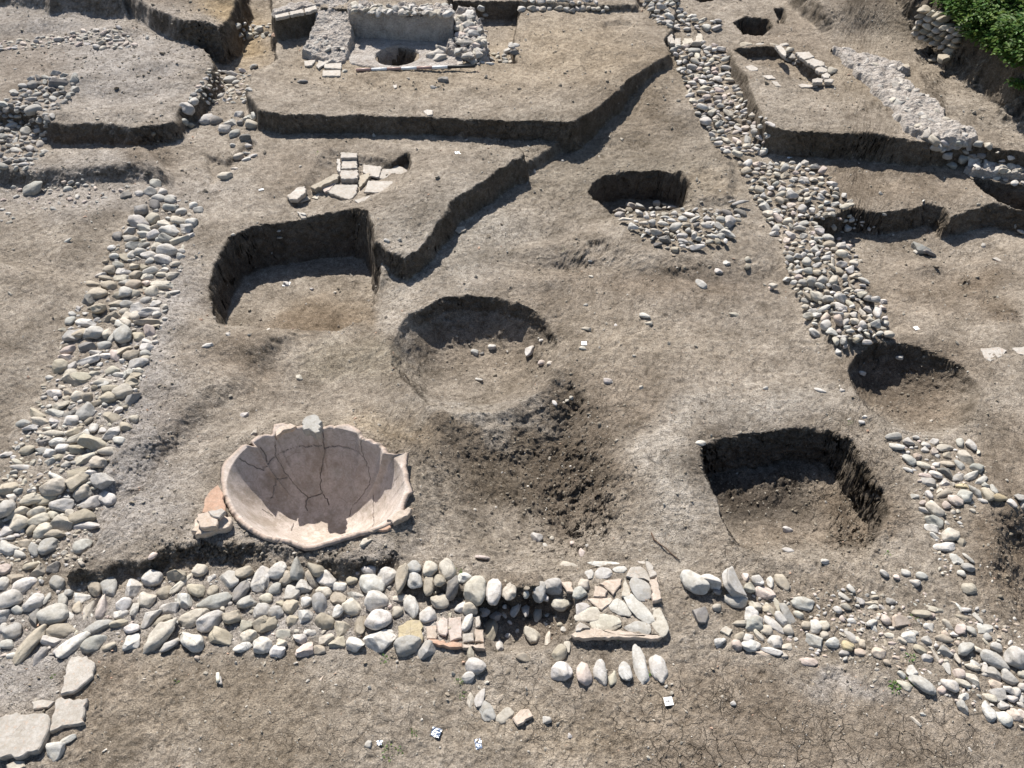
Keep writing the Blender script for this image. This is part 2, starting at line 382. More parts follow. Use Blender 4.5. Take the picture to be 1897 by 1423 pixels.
# patches of differently coloured soil, dark scarp and bank ones also painting in shade: (photo x, y, rx, ry, rgb as albedo, strength)
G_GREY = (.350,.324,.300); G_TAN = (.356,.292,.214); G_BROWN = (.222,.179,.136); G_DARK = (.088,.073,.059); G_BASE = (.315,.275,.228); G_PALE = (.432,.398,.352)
TINT = [(200,160,220,110,G_GREY,.9),(60,100,120,60,G_GREY,.6),(150,380,260,50,G_GREY,.7),(450,95,60,45,(.36,.28,.18),1.),(300,640,60,180,G_GREY,.9),(260,820,110,120,G_GREY,.95),(230,940,120,90,G_GREY,.8),
        (60,1180,200,60,G_GREY,.8),(60,1270,120,70,G_GREY,.9),(400,1150,450,50,G_GREY,.75),(700,1170,200,40,G_GREY,.6),(560,1025,220,25,G_GREY,.6),(760,790,100,40,G_TAN,.9),(620,560,120,60,G_TAN,.7),(660,670,90,35,(.30,.26,.20),.8),
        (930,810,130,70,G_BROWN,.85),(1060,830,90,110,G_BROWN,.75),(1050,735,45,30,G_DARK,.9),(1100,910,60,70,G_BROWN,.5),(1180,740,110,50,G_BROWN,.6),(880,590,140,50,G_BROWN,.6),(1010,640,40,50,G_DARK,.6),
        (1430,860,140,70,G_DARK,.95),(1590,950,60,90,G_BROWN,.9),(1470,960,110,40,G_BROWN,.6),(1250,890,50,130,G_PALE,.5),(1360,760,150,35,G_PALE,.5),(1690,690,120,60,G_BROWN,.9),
        (1880,1020,100,140,G_BROWN,.95),(1870,830,90,70,G_BROWN,.6),(1600,1350,400,80,G_BROWN,.5),(1300,1290,250,60,G_BROWN,.4),(1350,1390,300,50,G_BROWN,.5),(1560,1260,90,25,G_GREY,.7),(400,1340,260,90,(.225,.183,.134),.6),(200,1290,60,60,G_BROWN,.5),
        (1050,1360,200,60,G_TAN,.4),(1100,530,300,50,G_BROWN,.35),(1230,520,140,20,G_BROWN,.6),(1480,1120,130,50,G_BROWN,.4),(1750,520,130,70,G_BROWN,.6),(1720,350,200,60,G_BROWN,.45),(1600,340,120,35,G_BROWN,.4),
        (1150,330,200,80,(.21,.185,.145),.6),(1180,200,90,90,(.19,.155,.115),.7),(900,170,300,60,G_TAN,.5),(1050,120,120,60,G_TAN,.6),(700,175,250,35,G_TAN,.3),(1650,60,80,60,(.25,.215,.165),.7),(1750,180,120,60,G_BASE,.4),
        (1770,70,100,70,(.10,.085,.07),.95),(1870,170,50,50,(.11,.09,.075),.9),(1530,40,50,28,G_DARK,.8),(1585,80,35,22,G_DARK,.8),(1840,60,130,110,(.10,.08,.065),.9),(1820,510,35,22,G_BROWN,.8),(1860,560,30,25,G_BROWN,.8),(1290,508,110,9,G_DARK,.5),(1450,130,90,50,G_BROWN,.55),(1600,190,130,50,G_TAN,.4),(850,440,150,60,(.22,.20,.17),.6),(900,420,60,50,G_PALE,.4),(800,520,130,60,G_PALE,.35),  # dark scarp tints are painted shade; bank is dark soil deepened by painted shade
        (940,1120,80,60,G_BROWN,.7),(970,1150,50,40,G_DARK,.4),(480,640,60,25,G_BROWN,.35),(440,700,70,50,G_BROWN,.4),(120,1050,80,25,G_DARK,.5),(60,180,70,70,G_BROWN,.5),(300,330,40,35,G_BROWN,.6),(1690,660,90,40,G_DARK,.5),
        (560,330,50,40,G_BROWN,.4),(1310,345,50,35,G_TAN,.4),(1600,600,40,30,G_TAN,.3),(100,500,120,100,G_BASE,.4),(360,60,60,40,G_BROWN,.7),(880,650,130,90,(.22,.19,.155),.5),(900,745,120,18,G_PALE,.6),(1700,780,80,20,G_PALE,.4)]
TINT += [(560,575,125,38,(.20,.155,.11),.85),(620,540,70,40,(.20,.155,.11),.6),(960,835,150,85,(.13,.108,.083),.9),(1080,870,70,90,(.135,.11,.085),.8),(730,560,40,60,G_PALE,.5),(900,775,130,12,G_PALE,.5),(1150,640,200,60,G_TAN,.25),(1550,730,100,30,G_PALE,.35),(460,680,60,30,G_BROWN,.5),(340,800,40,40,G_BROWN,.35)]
CRK = [(1500,1380,500,90,1.),(1100,1320,300,100,.8),(1880,1060,90,120,.9),(1450,1000,120,60,1.),(950,880,200,120,.6),(1200,900,120,120,.5),(1000,400,120,70,.7),(600,1330,400,100,.45),(1150,740,150,60,.55),
       (1560,900,110,120,.9),(1440,860,120,60,.6),(800,400,100,60,.5),(1300,600,250,120,.25),(1740,1300,150,100,.6),(150,520,150,150,.35),(500,480,200,80,.4),(1000,280,80,30,.6)]

def build_ground():
    # rows densify where the ground is steep, columns are even
    ucol = np.concatenate([np.linspace(-1500, -130, 60, endpoint=False), np.arange(-130, 2030, 1.9), np.linspace(2032, 3400, 60)])
    nc = len(ucol)
    vrow0 = np.concatenate([np.linspace(-330, -45, 40, endpoint=False), np.arange(-45, 1500, 1.5), np.linspace(1502, 1900, 60)])
    # pass 1: coarse heights for redistribution
    cs = np.linspace(0, nc - 1, nc // 3).astype(int)
    Uc, Vc = np.meshgrid(ucol[cs], vrow0)
    X, Y = W(Uc, Vc)
    H = height(X.ravel(), Y.ravel(), False, False).reshape(X.shape)
    dh = np.abs(np.diff(H, axis=0)) * scale_at(np.clip(vrow0[1:], -100, 1500))[:, None] * 1.35
    dv = np.diff(vrow0)
    wgt = np.where((vrow0[1:] < -46) | (vrow0[1:] > 1500), .35, 1.0)
    ds = dv[:, None] * .75 * wgt[:, None] + dh
    # smooth across columns
    k = np.hanning(43)[1:-1]; k /= k.sum()
    ds = np.apply_along_axis(lambda r: np.convolve(np.pad(r, 20, mode='edge'), k, mode='valid'), 1, ds)
    s = np.concatenate([np.zeros((1, ds.shape[1])), np.cumsum(ds, axis=0)], axis=0)
    NR = 1240
    rows = np.empty((NR, len(cs)))
    for j in range(len(cs)):
        rows[:, j] = np.interp(np.linspace(0, s[-1, j], NR), s[:, j], vrow0)
    VV = np.empty((NR, nc))
    for i in range(NR):
        VV[i] = np.interp(np.arange(nc), cs, rows[i])
    UU = np.broadcast_to(ucol[None, :], VV.shape)
    X, Y = W(UU, VV)
    x = X.ravel(); y = Y.ravel()
    h = np.concatenate([height(a, b) for a, b in zip(np.array_split(x, 12), np.array_split(y, 12))])
    # steep faces: push sideways for crumbly relief
    Hh = h.reshape(X.shape)
    gy = np.gradient(Hh, axis=0) / (np.gradient(Y, axis=0) + 1e-9)
    gx = np.gradient(Hh, axis=1) / (np.gradient(X, axis=1) + 1e-9)
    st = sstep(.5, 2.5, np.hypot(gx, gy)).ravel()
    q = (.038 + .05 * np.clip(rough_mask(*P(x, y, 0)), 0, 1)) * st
    x2 = x + q * fbm(x + y * .3 + h * .6, h * 1.7 - x * .3 + y * .4, 13, 4, 81, .75)
    y2 = y + q * fbm(x + h * .4, h * 1.8 + y * .5 - x * .25, 13, 4, 87, .75)
    n = nc * NR
    co = np.stack([x2, y2, h], 1)
    idx = np.arange(n).reshape(NR, nc)
    quads = np.stack([idx[1:, :-1], idx[1:, 1:], idx[:-1, 1:], idx[:-1, :-1]], -1).reshape(-1, 4)
    me = bpy.data.meshes.new('ground')
    me.vertices.add(n); me.vertices.foreach_set('co', co.ravel().astype(np.float32))
    nf = len(quads)
    me.loops.add(nf * 4); me.loops.foreach_set('vertex_index', quads.ravel().astype(np.int32))
    me.polygons.add(nf); me.polygons.foreach_set('loop_start', np.arange(0, nf * 4, 4, dtype=np.int32))
    me.polygons.foreach_set('loop_total', np.full(nf, 4, dtype=np.int32))
    me.polygons.foreach_set('use_smooth', np.ones(nf, bool))
    me.update(calc_edges=True)
    # soil colours
    U, V = P(x, y, 0)
    wx = fbm(x, y, 1.6, 3, 101) * .35; wy = fbm(x, y, 1.6, 3, 103) * .35
    Uw, Vw = P(x + wx, y + wy, 0)
    col = np.tile(np.array(G_BASE), (n, 1))
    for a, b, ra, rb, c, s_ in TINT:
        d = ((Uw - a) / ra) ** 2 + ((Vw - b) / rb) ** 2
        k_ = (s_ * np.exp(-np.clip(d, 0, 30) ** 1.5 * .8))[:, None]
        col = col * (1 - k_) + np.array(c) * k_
    ck = np.full(n, .30)
    for a, b, ra, rb, s_ in CRK:
        d = ((Uw - a) / ra) ** 2 + ((Vw - b) / rb) ** 2
        ck = np.maximum(ck, s_ * np.exp(-d * .9))
    # steep faces painted darker and browner, putting their shade into the soil colour
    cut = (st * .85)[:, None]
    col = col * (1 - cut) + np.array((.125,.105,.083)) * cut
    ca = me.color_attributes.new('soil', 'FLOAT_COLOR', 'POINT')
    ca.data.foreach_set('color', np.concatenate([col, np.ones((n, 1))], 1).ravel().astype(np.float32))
    fa = me.attributes.new('crack', 'FLOAT', 'POINT'); fa.data.foreach_set('value', ck.astype(np.float32))
    o = bpy.data.objects.new('ground', me); C.objects.link(o)
    me.materials.append(M_SOIL)
    o['kind'] = 'structure'
    return o
build_ground()

# ------------------------------------------------------------------ object helpers
def tag(o, label=None, cat=None, group=None, kind=None):
    if label: o['label'] = label
    if cat: o['category'] = cat
    if group: o['group'] = group
    if kind: o['kind'] = kind
    return o
def mesh_from(name, verts, faces, smooth=True):
    me = bpy.data.meshes.new(name)
    me.from_pydata([tuple(v) for v in verts], [], [tuple(f) for f in faces])
    me.polygons.foreach_set('use_smooth', np.full(len(me.polygons), smooth))
    me.update()
    return me
def add_obj(name, me, mat, parent=None, loc=None, rot=None, scl=None):
    o = bpy.data.objects.new(name, me); C.objects.link(o)
    if mat and not me.materials: me.materials.append(mat)
    if parent: o.parent = parent
    if loc is not None: o.location = loc
    if rot is not None: o.rotation_euler = rot
    if scl is not None: o.scale = scl
    return o
def add_empty(name, loc=(0, 0, 0)):
    o = bpy.data.objects.new(name, None); C.objects.link(o); o.location = loc; o.empty_display_size = .1
    return o
def raw_mesh(name, V, Fq, smooth=True):
    """fast mesh of equal-size faces from numpy arrays"""
    me = bpy.data.meshes.new(name); k = Fq.shape[1]; nf = len(Fq)
    me.vertices.add(len(V)); me.vertices.foreach_set('co', V.ravel().astype(np.float32))
    me.loops.add(nf * k); me.loops.foreach_set('vertex_index', Fq.ravel().astype(np.int32))
    me.polygons.add(nf); me.polygons.foreach_set('loop_start', np.arange(0, nf * k, k, dtype=np.int32))
    me.polygons.foreach_set('loop_total', np.full(nf, k, dtype=np.int32))
    me.polygons.foreach_set('use_smooth', np.full(nf, smooth))
    me.update(calc_edges=True)
    return me

def stone_material(name, source, tile=False):
    m, t, b = new_mat(name, .82)
    co = N(t, 'ShaderNodeTexCoord').outputs['Object'] if source == 'object' else N(t, 'ShaderNodeNewGeometry').outputs['Position']
    pos = N(t, 'ShaderNodeNewGeometry').outputs['Position']
    if source == 'object': col = N(t, 'ShaderNodeObjectInfo').outputs['Color']
    else: col = N(t, 'ShaderNodeAttribute', attribute_name='tone').outputs['Color']
    n1 = noise(t, pos, 9, 5, .65); n2 = noise(t, pos, 48, 5, .7); n3 = noise(t, pos, 190, 3, .7)
    col = mixc(t, 1.0, col, ramp_node(t, n1, .3, .7, (.82,.80,.77,1), (1.12,1.13,1.15,1)), 'MULTIPLY')
    col = mixc(t, 1.0, col, ramp_node(t, n2, .28, .72, (.78,.76,.73,1), (1.16,1.16,1.16,1)), 'MULTIPLY')
    # dust and stains
    dn = ramp_node(t, noise(t, pos, 17, 4, .6), .50, .72)
    col = mixc(t, mathn(t, 'MULTIPLY', dn, .6), col, (.30,.265,.215,1))
    if tile:
        fl = ramp_node(t, noise(t, pos, 30, 4, .7), .55, .66)
        col = mixc(t, mathn(t, 'MULTIPLY', fl, .5), col, (.40,.28,.20,1))
    # thin veins
    vn = N(t, 'ShaderNodeTexVoronoi', feature='DISTANCE_TO_EDGE', Scale=5.5); L(t, pos, vn.inputs['Vector'])
    vein = ramp_node(t, vn.outputs['Distance'], 0.0, .010, (1,1,1,1), (0,0,0,1))
    gate = ramp_node(t, noise(t, pos, 3.1, 2), .52, .58)
    col = mixc(t, mathn(t, 'MULTIPLY', mathn(t, 'MULTIPLY', vein, gate), .65), col, (.10,.08,.06,1))
    L(t, col, b.inputs['Base Color'])
    hgt = mathn(t, 'ADD', mathn(t, 'MULTIPLY', n2, 1.0), mathn(t, 'MULTIPLY', n3, .45))
    bp = N(t, 'ShaderNodeBump', Strength=.55, Distance=.008); L(t, hgt, bp.inputs['Height']); L(t, bp.outputs[0], b.inputs['Normal'])
    return m
M_STONE = stone_material('river_stone', 'object')
M_RUBBLE = stone_material('rubble_stone', 'attr')
M_TILE = stone_material('fired_tile', 'object', True)

# albedo of the stone kinds
TONE = {'w': (.50,.48,.45), 'c': (.47,.435,.37), 'g': (.38,.37,.345), 'b': (.37,.33,.265), 'p': (.52,.445,.40), 'd': (.21,.20,.19),
        'y': (.45,.38,.25), 't': (.50,.42,.35), 'o': (.47,.31,.225), 's': (.44,.41,.37)}
WORD = {'w': 'whitish', 'c': 'cream', 'g': 'grey', 'b': 'tan', 'p': 'pinkish', 'd': 'dark grey', 'y': 'yellowish', 't': 'terracotta', 'o': 'orange terracotta', 's': 'pale'}

# ------------------------------------------------------------------ pebble shapes
def ico(sub):
    bm = bmesh.new(); bmesh.ops.create_icosphere(bm, subdivisions=sub, radius=1.0)
    V = np.array([v.co[:] for v in bm.verts]); Fc = np.array([[v.index for v in f.verts] for f in bm.faces]); bm.free()
    return V, Fc
ICO4, ICO4F = ico(4)
ICO2, ICO2F = ico(2)
ICO1, ICO1F = ico(1)
def pebble_verts(kind, r, base=ICO4, F_=None):
    V = base.copy()
    p = {'round': 2.1, 'block': 3.6, 'chip': 3.0}[kind] + r.uniform(-.1, .5)
    V = V / (np.sum(np.abs(V) ** p, axis=1) ** (1 / p))[:, None]
    # egg taper and bend
    V[:, 1] *= 1 + r.uniform(-.38, .38) * V[:, 0]
    V[:, 2] *= 1 + r.uniform(-.25, .25) * V[:, 0]
    V[:, 1] += r.uniform(-.18, .18) * V[:, 0] ** 2
    k = {'round': r.integers(2, 5), 'block': r.integers(4, 8), 'chip': r.integers(5, 9)}[kind]
    for _ in range(k):
        n = r.normal(size=3); n[2] = abs(n[2]) * .8; n /= np.linalg.norm(n)
        d = r.uniform(.42, .82) if kind != 'round' else r.uniform(.62, .92)
        q = V @ n - d
        soft = {'round': .07, 'block': .045, 'chip': .015}[kind]
        over = np.where(q > 0, q, 0)
        V = V - (over - soft * (1 - np.exp(-over / soft)))[:, None] * n * 1.0
    for s_, a in ((1.4, .08), (3.1, .035), (8.0, .014)):
        o = r.uniform(0, 50)
        q = vnoise(V[:, 0] * s_ + o, V[:, 1] * s_ + V[:, 2] * s_ * .8 + o, int(o)) + vnoise(V[:, 2] * s_ - o, V[:, 0] * s_ * .7 + V[:, 1] * s_, int(o) + 7)
        V = V * (1 + a * q[:, None])
    return V / np.abs(V).max(axis=0)
shape_rng = np.random.default_rng(11)
SHAPES = {}
for kd, cnt in (('round', 18), ('block', 22), ('chip', 12)):
    SHAPES[kd] = [raw_mesh('cobble_shape', pebble_verts(kd, shape_rng), ICO4F) for _ in range(cnt)]
    for me in SHAPES[kd]: me.materials.append(M_STONE)

# ------------------------------------------------------------------ traced cobbles
# each entry: x y length breadth angle tone, in the pixels of a 3.744x enlargement with its corner at (x0, y0)
TRACE = {
 ('front cobble band', 0, 1043): """30 45 90 70 0 p;215 20 100 50 20 b;265 48 100 75 10 b;370 20 90 70 0 d;100 105 130 60 10 b;20 145 80 80 0 w;178 145 150 90 50 w;60 250 190 120 20 g;405 130 110 75 -30 g;655 145 150 75 -60 b;760 160 140 95 -60 g;915 165 125 110 20 w;1058 100 125 105 -20 w;1230 75 120 100 10 b;1275 130 200 50 55 c;1388 50 95 80 -20 c;1465 98 60 55 0 w;1580 90 160 110 -50 g;1695 58 115 95 20 b;1815 115 170 115 80 w;1145 195 110 80 20 b;1365 180 130 85 -25 b;1480 190 80 70 0 b;1672 190 135 85 50 d;1290 250 120 100 0 w;1020 245 115 100 -10 c;1850 240 100 60 0 c;1490 265 220 85 15 g;1715 262 130 85 20 g;240 275 130 90 50 w;435 245 120 60 -60 g;480 200 60 50 0 g;550 225 145 70 -10 w;625 305 160 85 70 c;725 300 135 95 -80 p;860 285 95 75 0 w;945 315 110 60 -75 g;840 345 95 60 0 w;1035 365 140 90 55 w;1175 310 125 75 -10 w;1630 350 145 110 15 b;1820 330 110 90 0 w;330 245 80 35 85 g;385 345 180 140 -10 g;240 385 110 80 -70 d;535 310 90 60 -70 b;120 325 90 50 -20 g;25 360 100 90 0 g;95 465 130 95 0 g;25 445 60 60 0 w;1355 375 190 95 20 c;1465 400 170 110 35 w;1830 420 130 90 20 b;1700 435 105 65 -5 c;1130 400 120 75 30 b;1110 495 250 120 48 c;1520 500 190 85 -15 b;1340 535 200 110 -40 w;1180 565 130 60 30 w;1730 505 110 75 10 c;1690 580 130 50 20 w;1820 565 130 100 -10 w;690 435 190 70 15 g;825 415 110 60 15 b;915 450 115 65 -10 w;895 550 130 115 0 w;430 465 185 80 5 b;215 555 240 110 60 b;380 540 160 65 -10 w;515 555 210 85 45 w;650 555 170 90 30 g;745 580 120 45 10 b;280 640 120 60 65 g;400 615 65 45 -20 w;60 560 100 60 0 w;490 355 80 40 -50 w;85 640 80 45 0 w;310 440 60 50 0 p;380 1295 115 110 0 w;470 1225 110 40 20 w;1525 805 80 32 -50 w;1368 662 35 25 0 t""",
 ('front cobble band', 460, 1043): """95 115 175 125 80 w;205 50 120 90 20 w;350 30 130 110 -80 g;475 25 115 90 -30 b;262 100 110 80 10 b;370 150 130 95 -35 w;443 110 120 60 -50 b;548 95 130 90 -15 w;190 180 90 65 30 g;295 200 105 85 -25 w;625 155 115 65 -5 w;720 115 75 55 0 b;840 50 110 60 0 w;855 140 180 120 -30 w;960 90 125 115 50 w;1060 110 160 95 75 b;112 242 110 60 -10 b;405 265 80 65 10 w;500 285 130 95 -70 g;525 200 110 70 0 c;620 245 110 75 -20 b;745 220 115 60 -10 w;725 300 130 95 -20 c;895 255 170 110 20 w;230 275 70 40 10 b;97 325 105 85 0 w;195 340 100 75 0 g;295 300 100 80 0 b;390 370 105 90 20 w;620 335 85 75 40 w;290 390 100 70 0 b;125 410 145 100 20 b;535 405 140 95 -20 b;655 450 120 90 10 b;770 415 130 110 70 b;900 385 180 150 0 w;915 535 215 125 5 w;265 475 130 75 0 c;425 470 90 50 -20 w;375 515 120 65 -20 w;540 525 110 60 15 c;615 550 110 80 20 b;95 550 125 85 -10 w;220 555 105 50 -20 c;180 605 140 70 -10 w;400 595 130 75 10 p;495 595 90 55 0 b;745 575 125 95 0 w;1110 565 180 110 10 g;1240 595 145 105 -10 g;500 800 45 25 70 t""",
 ('drain stone group', 460, 1043): """1045 245 165 40 -5 c;1130 300 150 100 -70 w;1035 335 80 70 0 c;1250 360 120 100 -10 w;1335 265 140 90 -10 c;1140 25 120 80 -10 g;1150 115 120 95 -60 g;1265 35 100 95 0 c;1385 40 130 110 -70 c;1250 150 120 80 85 b;1330 118 85 80 0 b;1415 170 140 105 70 d;1495 95 95 70 30 w;1572 190 170 145 80 c;1700 195 165 110 80 w;1815 190 150 95 80 c;1850 300 120 70 70 g;1480 310 90 60 30 w;1535 320 110 80 -20 c;1630 325 90 70 -30 w;1720 355 85 70 -20 w;1520 410 115 70 65 w;1675 480 190 100 80 b;1740 570 95 60 -75 w;1550 620 85 60 -80 b;1575 715 150 95 0 w;1525 795 95 65 25 w""",
 ('small stone arc', 460, 1043): """1540 950 95 60 -70 c;1610 930 120 65 65 w;1650 1020 140 90 -55 g;1780 1050 130 80 30 c;830 1250 50 45 0 g""",
 ('drain stone group', 930, 1043): """170 215 60 50 60 w;160 320 110 60 -85 w;255 200 120 90 75 g;350 160 135 95 -5 g;290 230 90 50 -35 w;245 350 100 65 80 g;405 285 145 80 0 c;535 205 100 75 30 g;560 140 80 70 0 c;205 490 120 100 -50 c;320 540 140 50 85 c;145 650 110 50 -20 b;425 460 45 35 -60 w;400 620 110 85 50 b;455 570 85 45 -70 c""",
 ('row of seven upright stones', 930, 1043): """410 750 125 110 -20 w;565 765 125 100 -75 p;680 765 135 85 -85 w;770 790 100 60 85 c;852 745 130 85 -90 g;960 715 230 90 -80 w;1085 730 150 105 -80 w""",
 ('tile platform', 930, 1043): """715 10 235 45 -3 w;610 75 80 60 20 w;705 70 120 65 0 w;815 45 100 45 5 w;555 315 110 80 30 w;590 365 175 85 12 c;720 415 215 95 -3 c;935 435 190 100 -12 g;1090 405 190 110 -75 c;828 315 150 90 -30 w;945 315 250 90 -50 w;962 180 160 130 -60 g""",
 ('right front rubble', 930, 1043): """1330 135 200 110 -40 w;1452 110 135 105 -15 w;1605 135 190 125 -55 g;1622 260 160 75 -10 g;1495 195 70 45 0 d;1375 355 115 105 10 d;1490 308 80 50 0 c;1690 90 60 50 0 p;1770 115 90 65 -30 w;1715 160 90 60 -20 c;1745 285 90 70 -40 c;1725 350 110 90 20 w;1640 412 105 40 0 c;1740 420 120 90 0 g;1640 515 100 50 30 b;1705 515 80 60 30 w;1720 570 130 70 0 w;1515 535 85 75 0 w;1780 500 80 45 -55 c;1625 570 70 60 0 p;310 1080 75 50 -10 w;470 1195 35 28 0 w;1603 972 40 30 -20 w;1015 1350 30 25 0 c""",
 ('right front rubble', 1397, 1043): """25 120 85 65 -20 w;103 120 95 60 -80 w;190 125 120 85 -70 b;75 205 140 75 -12 p;20 300 70 60 0 c;105 320 110 60 -35 b;160 290 110 40 -85 c;220 355 150 70 -65 g;25 395 90 70 10 w;128 420 165 60 -42 w;188 390 110 60 -50 w;235 462 80 65 0 c;85 460 95 65 0 c;30 500 90 40 -55 c;145 540 100 85 0 w;15 565 70 65 0 w;115 600 150 50 -12 w;230 580 95 40 10 c;210 635 60 35 0 c;55 620 110 35 -20 t;370 678 135 50 -10 p;335 275 155 80 -8 g;305 360 70 50 -40 c;360 425 75 50 10 b;425 435 85 85 0 w;475 425 70 70 20 c;425 530 130 80 -15 g;485 495 65 60 0 c;540 555 100 65 10 w;648 568 82 78 0 y;620 618 75 35 0 g;735 610 85 55 -15 t;865 625 95 60 -15 t;675 510 100 55 -50 w;720 530 60 45 0 c;745 555 45 55 0 b;575 325 65 45 -10 w;638 300 75 35 -25 c;685 400 70 35 -15 w;610 380 40 40 0 p;625 228 80 35 -40 w;728 250 70 60 -60 w;668 185 60 40 -50 w;830 270 130 40 -12 b;827 305 80 32 0 w;945 265 75 38 -5 g;830 232 70 30 0 b;898 72 65 50 -40 w;1050 62 62 42 -10 w;988 100 50 35 -20 p;1115 125 70 50 -40 w;1155 90 80 45 -20 w;1485 175 95 70 -10 c;1260 315 125 45 -18 c;1160 348 130 50 -8 b;1225 355 50 40 0 p;1415 310 60 25 -80 w;1465 328 80 28 0 w;1445 380 100 35 -25 b;1553 380 85 35 -70 g;812 415 120 45 22 w;830 455 60 35 -75 w;910 395 70 65 20 p;1010 400 115 85 20 t;1223 440 90 60 -40 w;1345 425 85 50 -50 c;1435 455 90 55 10 p;1505 470 75 45 -45 g;1590 450 110 60 -10 w;1320 492 55 45 0 t;1385 492 75 30 0 w;1618 508 60 45 0 g;885 490 50 25 0 p;940 500 75 35 -10 c;1070 505 95 70 -15 w;1105 478 60 35 0 w;1025 535 60 35 -35 c;915 550 55 25 85 b;958 555 60 20 5 p;1195 530 75 50 -30 g;1310 525 110 45 -20 b;1610 545 70 25 -60 c;1673 588 72 50 -15 w;1405 555 40 30 0 t;1147 590 85 60 -40 b;1318 612 90 70 -45 g;1265 650 110 25 -65 c;1455 590 130 70 25 g;1535 590 90 40 -50 c;1400 640 110 40 80 c;1205 662 80 50 -10 w;985 648 55 30 -10 t;920 685 55 50 -10 b;1668 670 190 90 -30 g;1815 650 160 130 -20 w;1337 715 85 50 -75 w;1092 732 90 70 0 w;1022 773 60 35 -30 w;1162 832 170 90 -40 g;1045 852 115 50 -20 c;1530 695 85 35 -10 w;1515 725 110 35 -15 c;1595 735 85 45 70 w;1415 765 80 65 -20 p;1655 770 130 80 -35 g;1650 735 70 35 -20 w;1515 800 120 85 -30 c;1355 838 115 85 -35 w;1445 828 110 45 -25 c;1780 790 130 80 -20 g;1650 830 110 60 -25 t;1695 900 105 80 10 w;1770 870 80 75 -40 w;1815 890 60 60 0 w;1860 860 70 45 0 w;1860 775 60 50 0 c;1300 875 80 45 20 p;1455 928 95 40 15 w;1630 928 105 45 -30 c;1725 978 100 50 5 w;1785 935 80 45 -20 w;1860 935 50 50 0 w;1450 1002 110 60 -40 g;1628 1025 130 90 80 w;1730 1072 110 80 -45 w;1795 1040 105 80 -60 p;1855 980 60 35 0 w;1860 1040 50 60 0 p;1120 1100 80 20 -50 c;825 850 40 22 -15 w;1170 1050 45 20 0 w""",
 ('right cobble line', 1397, 700): """965 408 110 45 5 g;1070 437 90 45 -15 w;985 478 100 40 -15 w;1120 415 55 28 0 w;1250 445 65 40 -10 w;1188 468 65 45 -25 w;1185 495 60 38 -15 w;1320 482 130 50 10 c;1430 450 60 55 80 g;1505 463 80 65 -50 w;1550 508 55 30 55 c;1075 565 90 75 -60 g;1135 550 60 40 0 t;1245 510 60 45 0 p;1345 535 80 45 -10 b;1475 552 110 100 0 c;1540 615 80 70 -30 g;1420 605 80 45 -60 g;1335 595 110 45 -20 b;1262 602 60 38 0 w;1165 605 100 40 -20 c;1330 650 120 60 -25 d;1253 668 85 55 -45 w;1070 635 70 32 -25 w;1185 682 85 35 -10 p;1200 720 105 60 -25 g;1318 722 72 60 0 w;1415 690 80 60 50 g;1512 680 120 45 20 w;1575 710 110 40 25 w;1450 752 110 40 -10 y;1375 740 40 30 0 c;1540 785 110 60 -50 g;1605 740 60 40 -10 g;1665 770 70 45 -70 g;1613 805 90 65 -60 b;1700 828 110 50 -5 y;1790 862 65 65 0 w;1845 830 75 50 0 g;1455 825 100 75 -5 w;1315 805 130 40 15 b;1388 850 95 70 -40 p;1215 810 60 50 -80 w;1285 785 60 40 0 c;1112 820 58 35 -20 w;1250 905 110 95 -60 c;1180 920 85 32 -10 w;1165 870 50 30 0 p;1330 885 60 50 0 p;1380 930 40 30 0 c;1245 990 115 75 -25 g;1340 1005 50 28 -20 w;1240 1040 110 55 -30 w;1355 1085 140 80 25 c;1255 1100 75 30 -40 w;1320 1170 145 55 -5 w;1432 1140 75 55 -30 b;1395 1245 95 70 -10 w;1480 1250 85 30 -50 g;1870 880 50 50 0 g;1585 850 65 25 -20 w;1478 1312 100 60 -10 g;1440 1355 60 40 -30 w""",
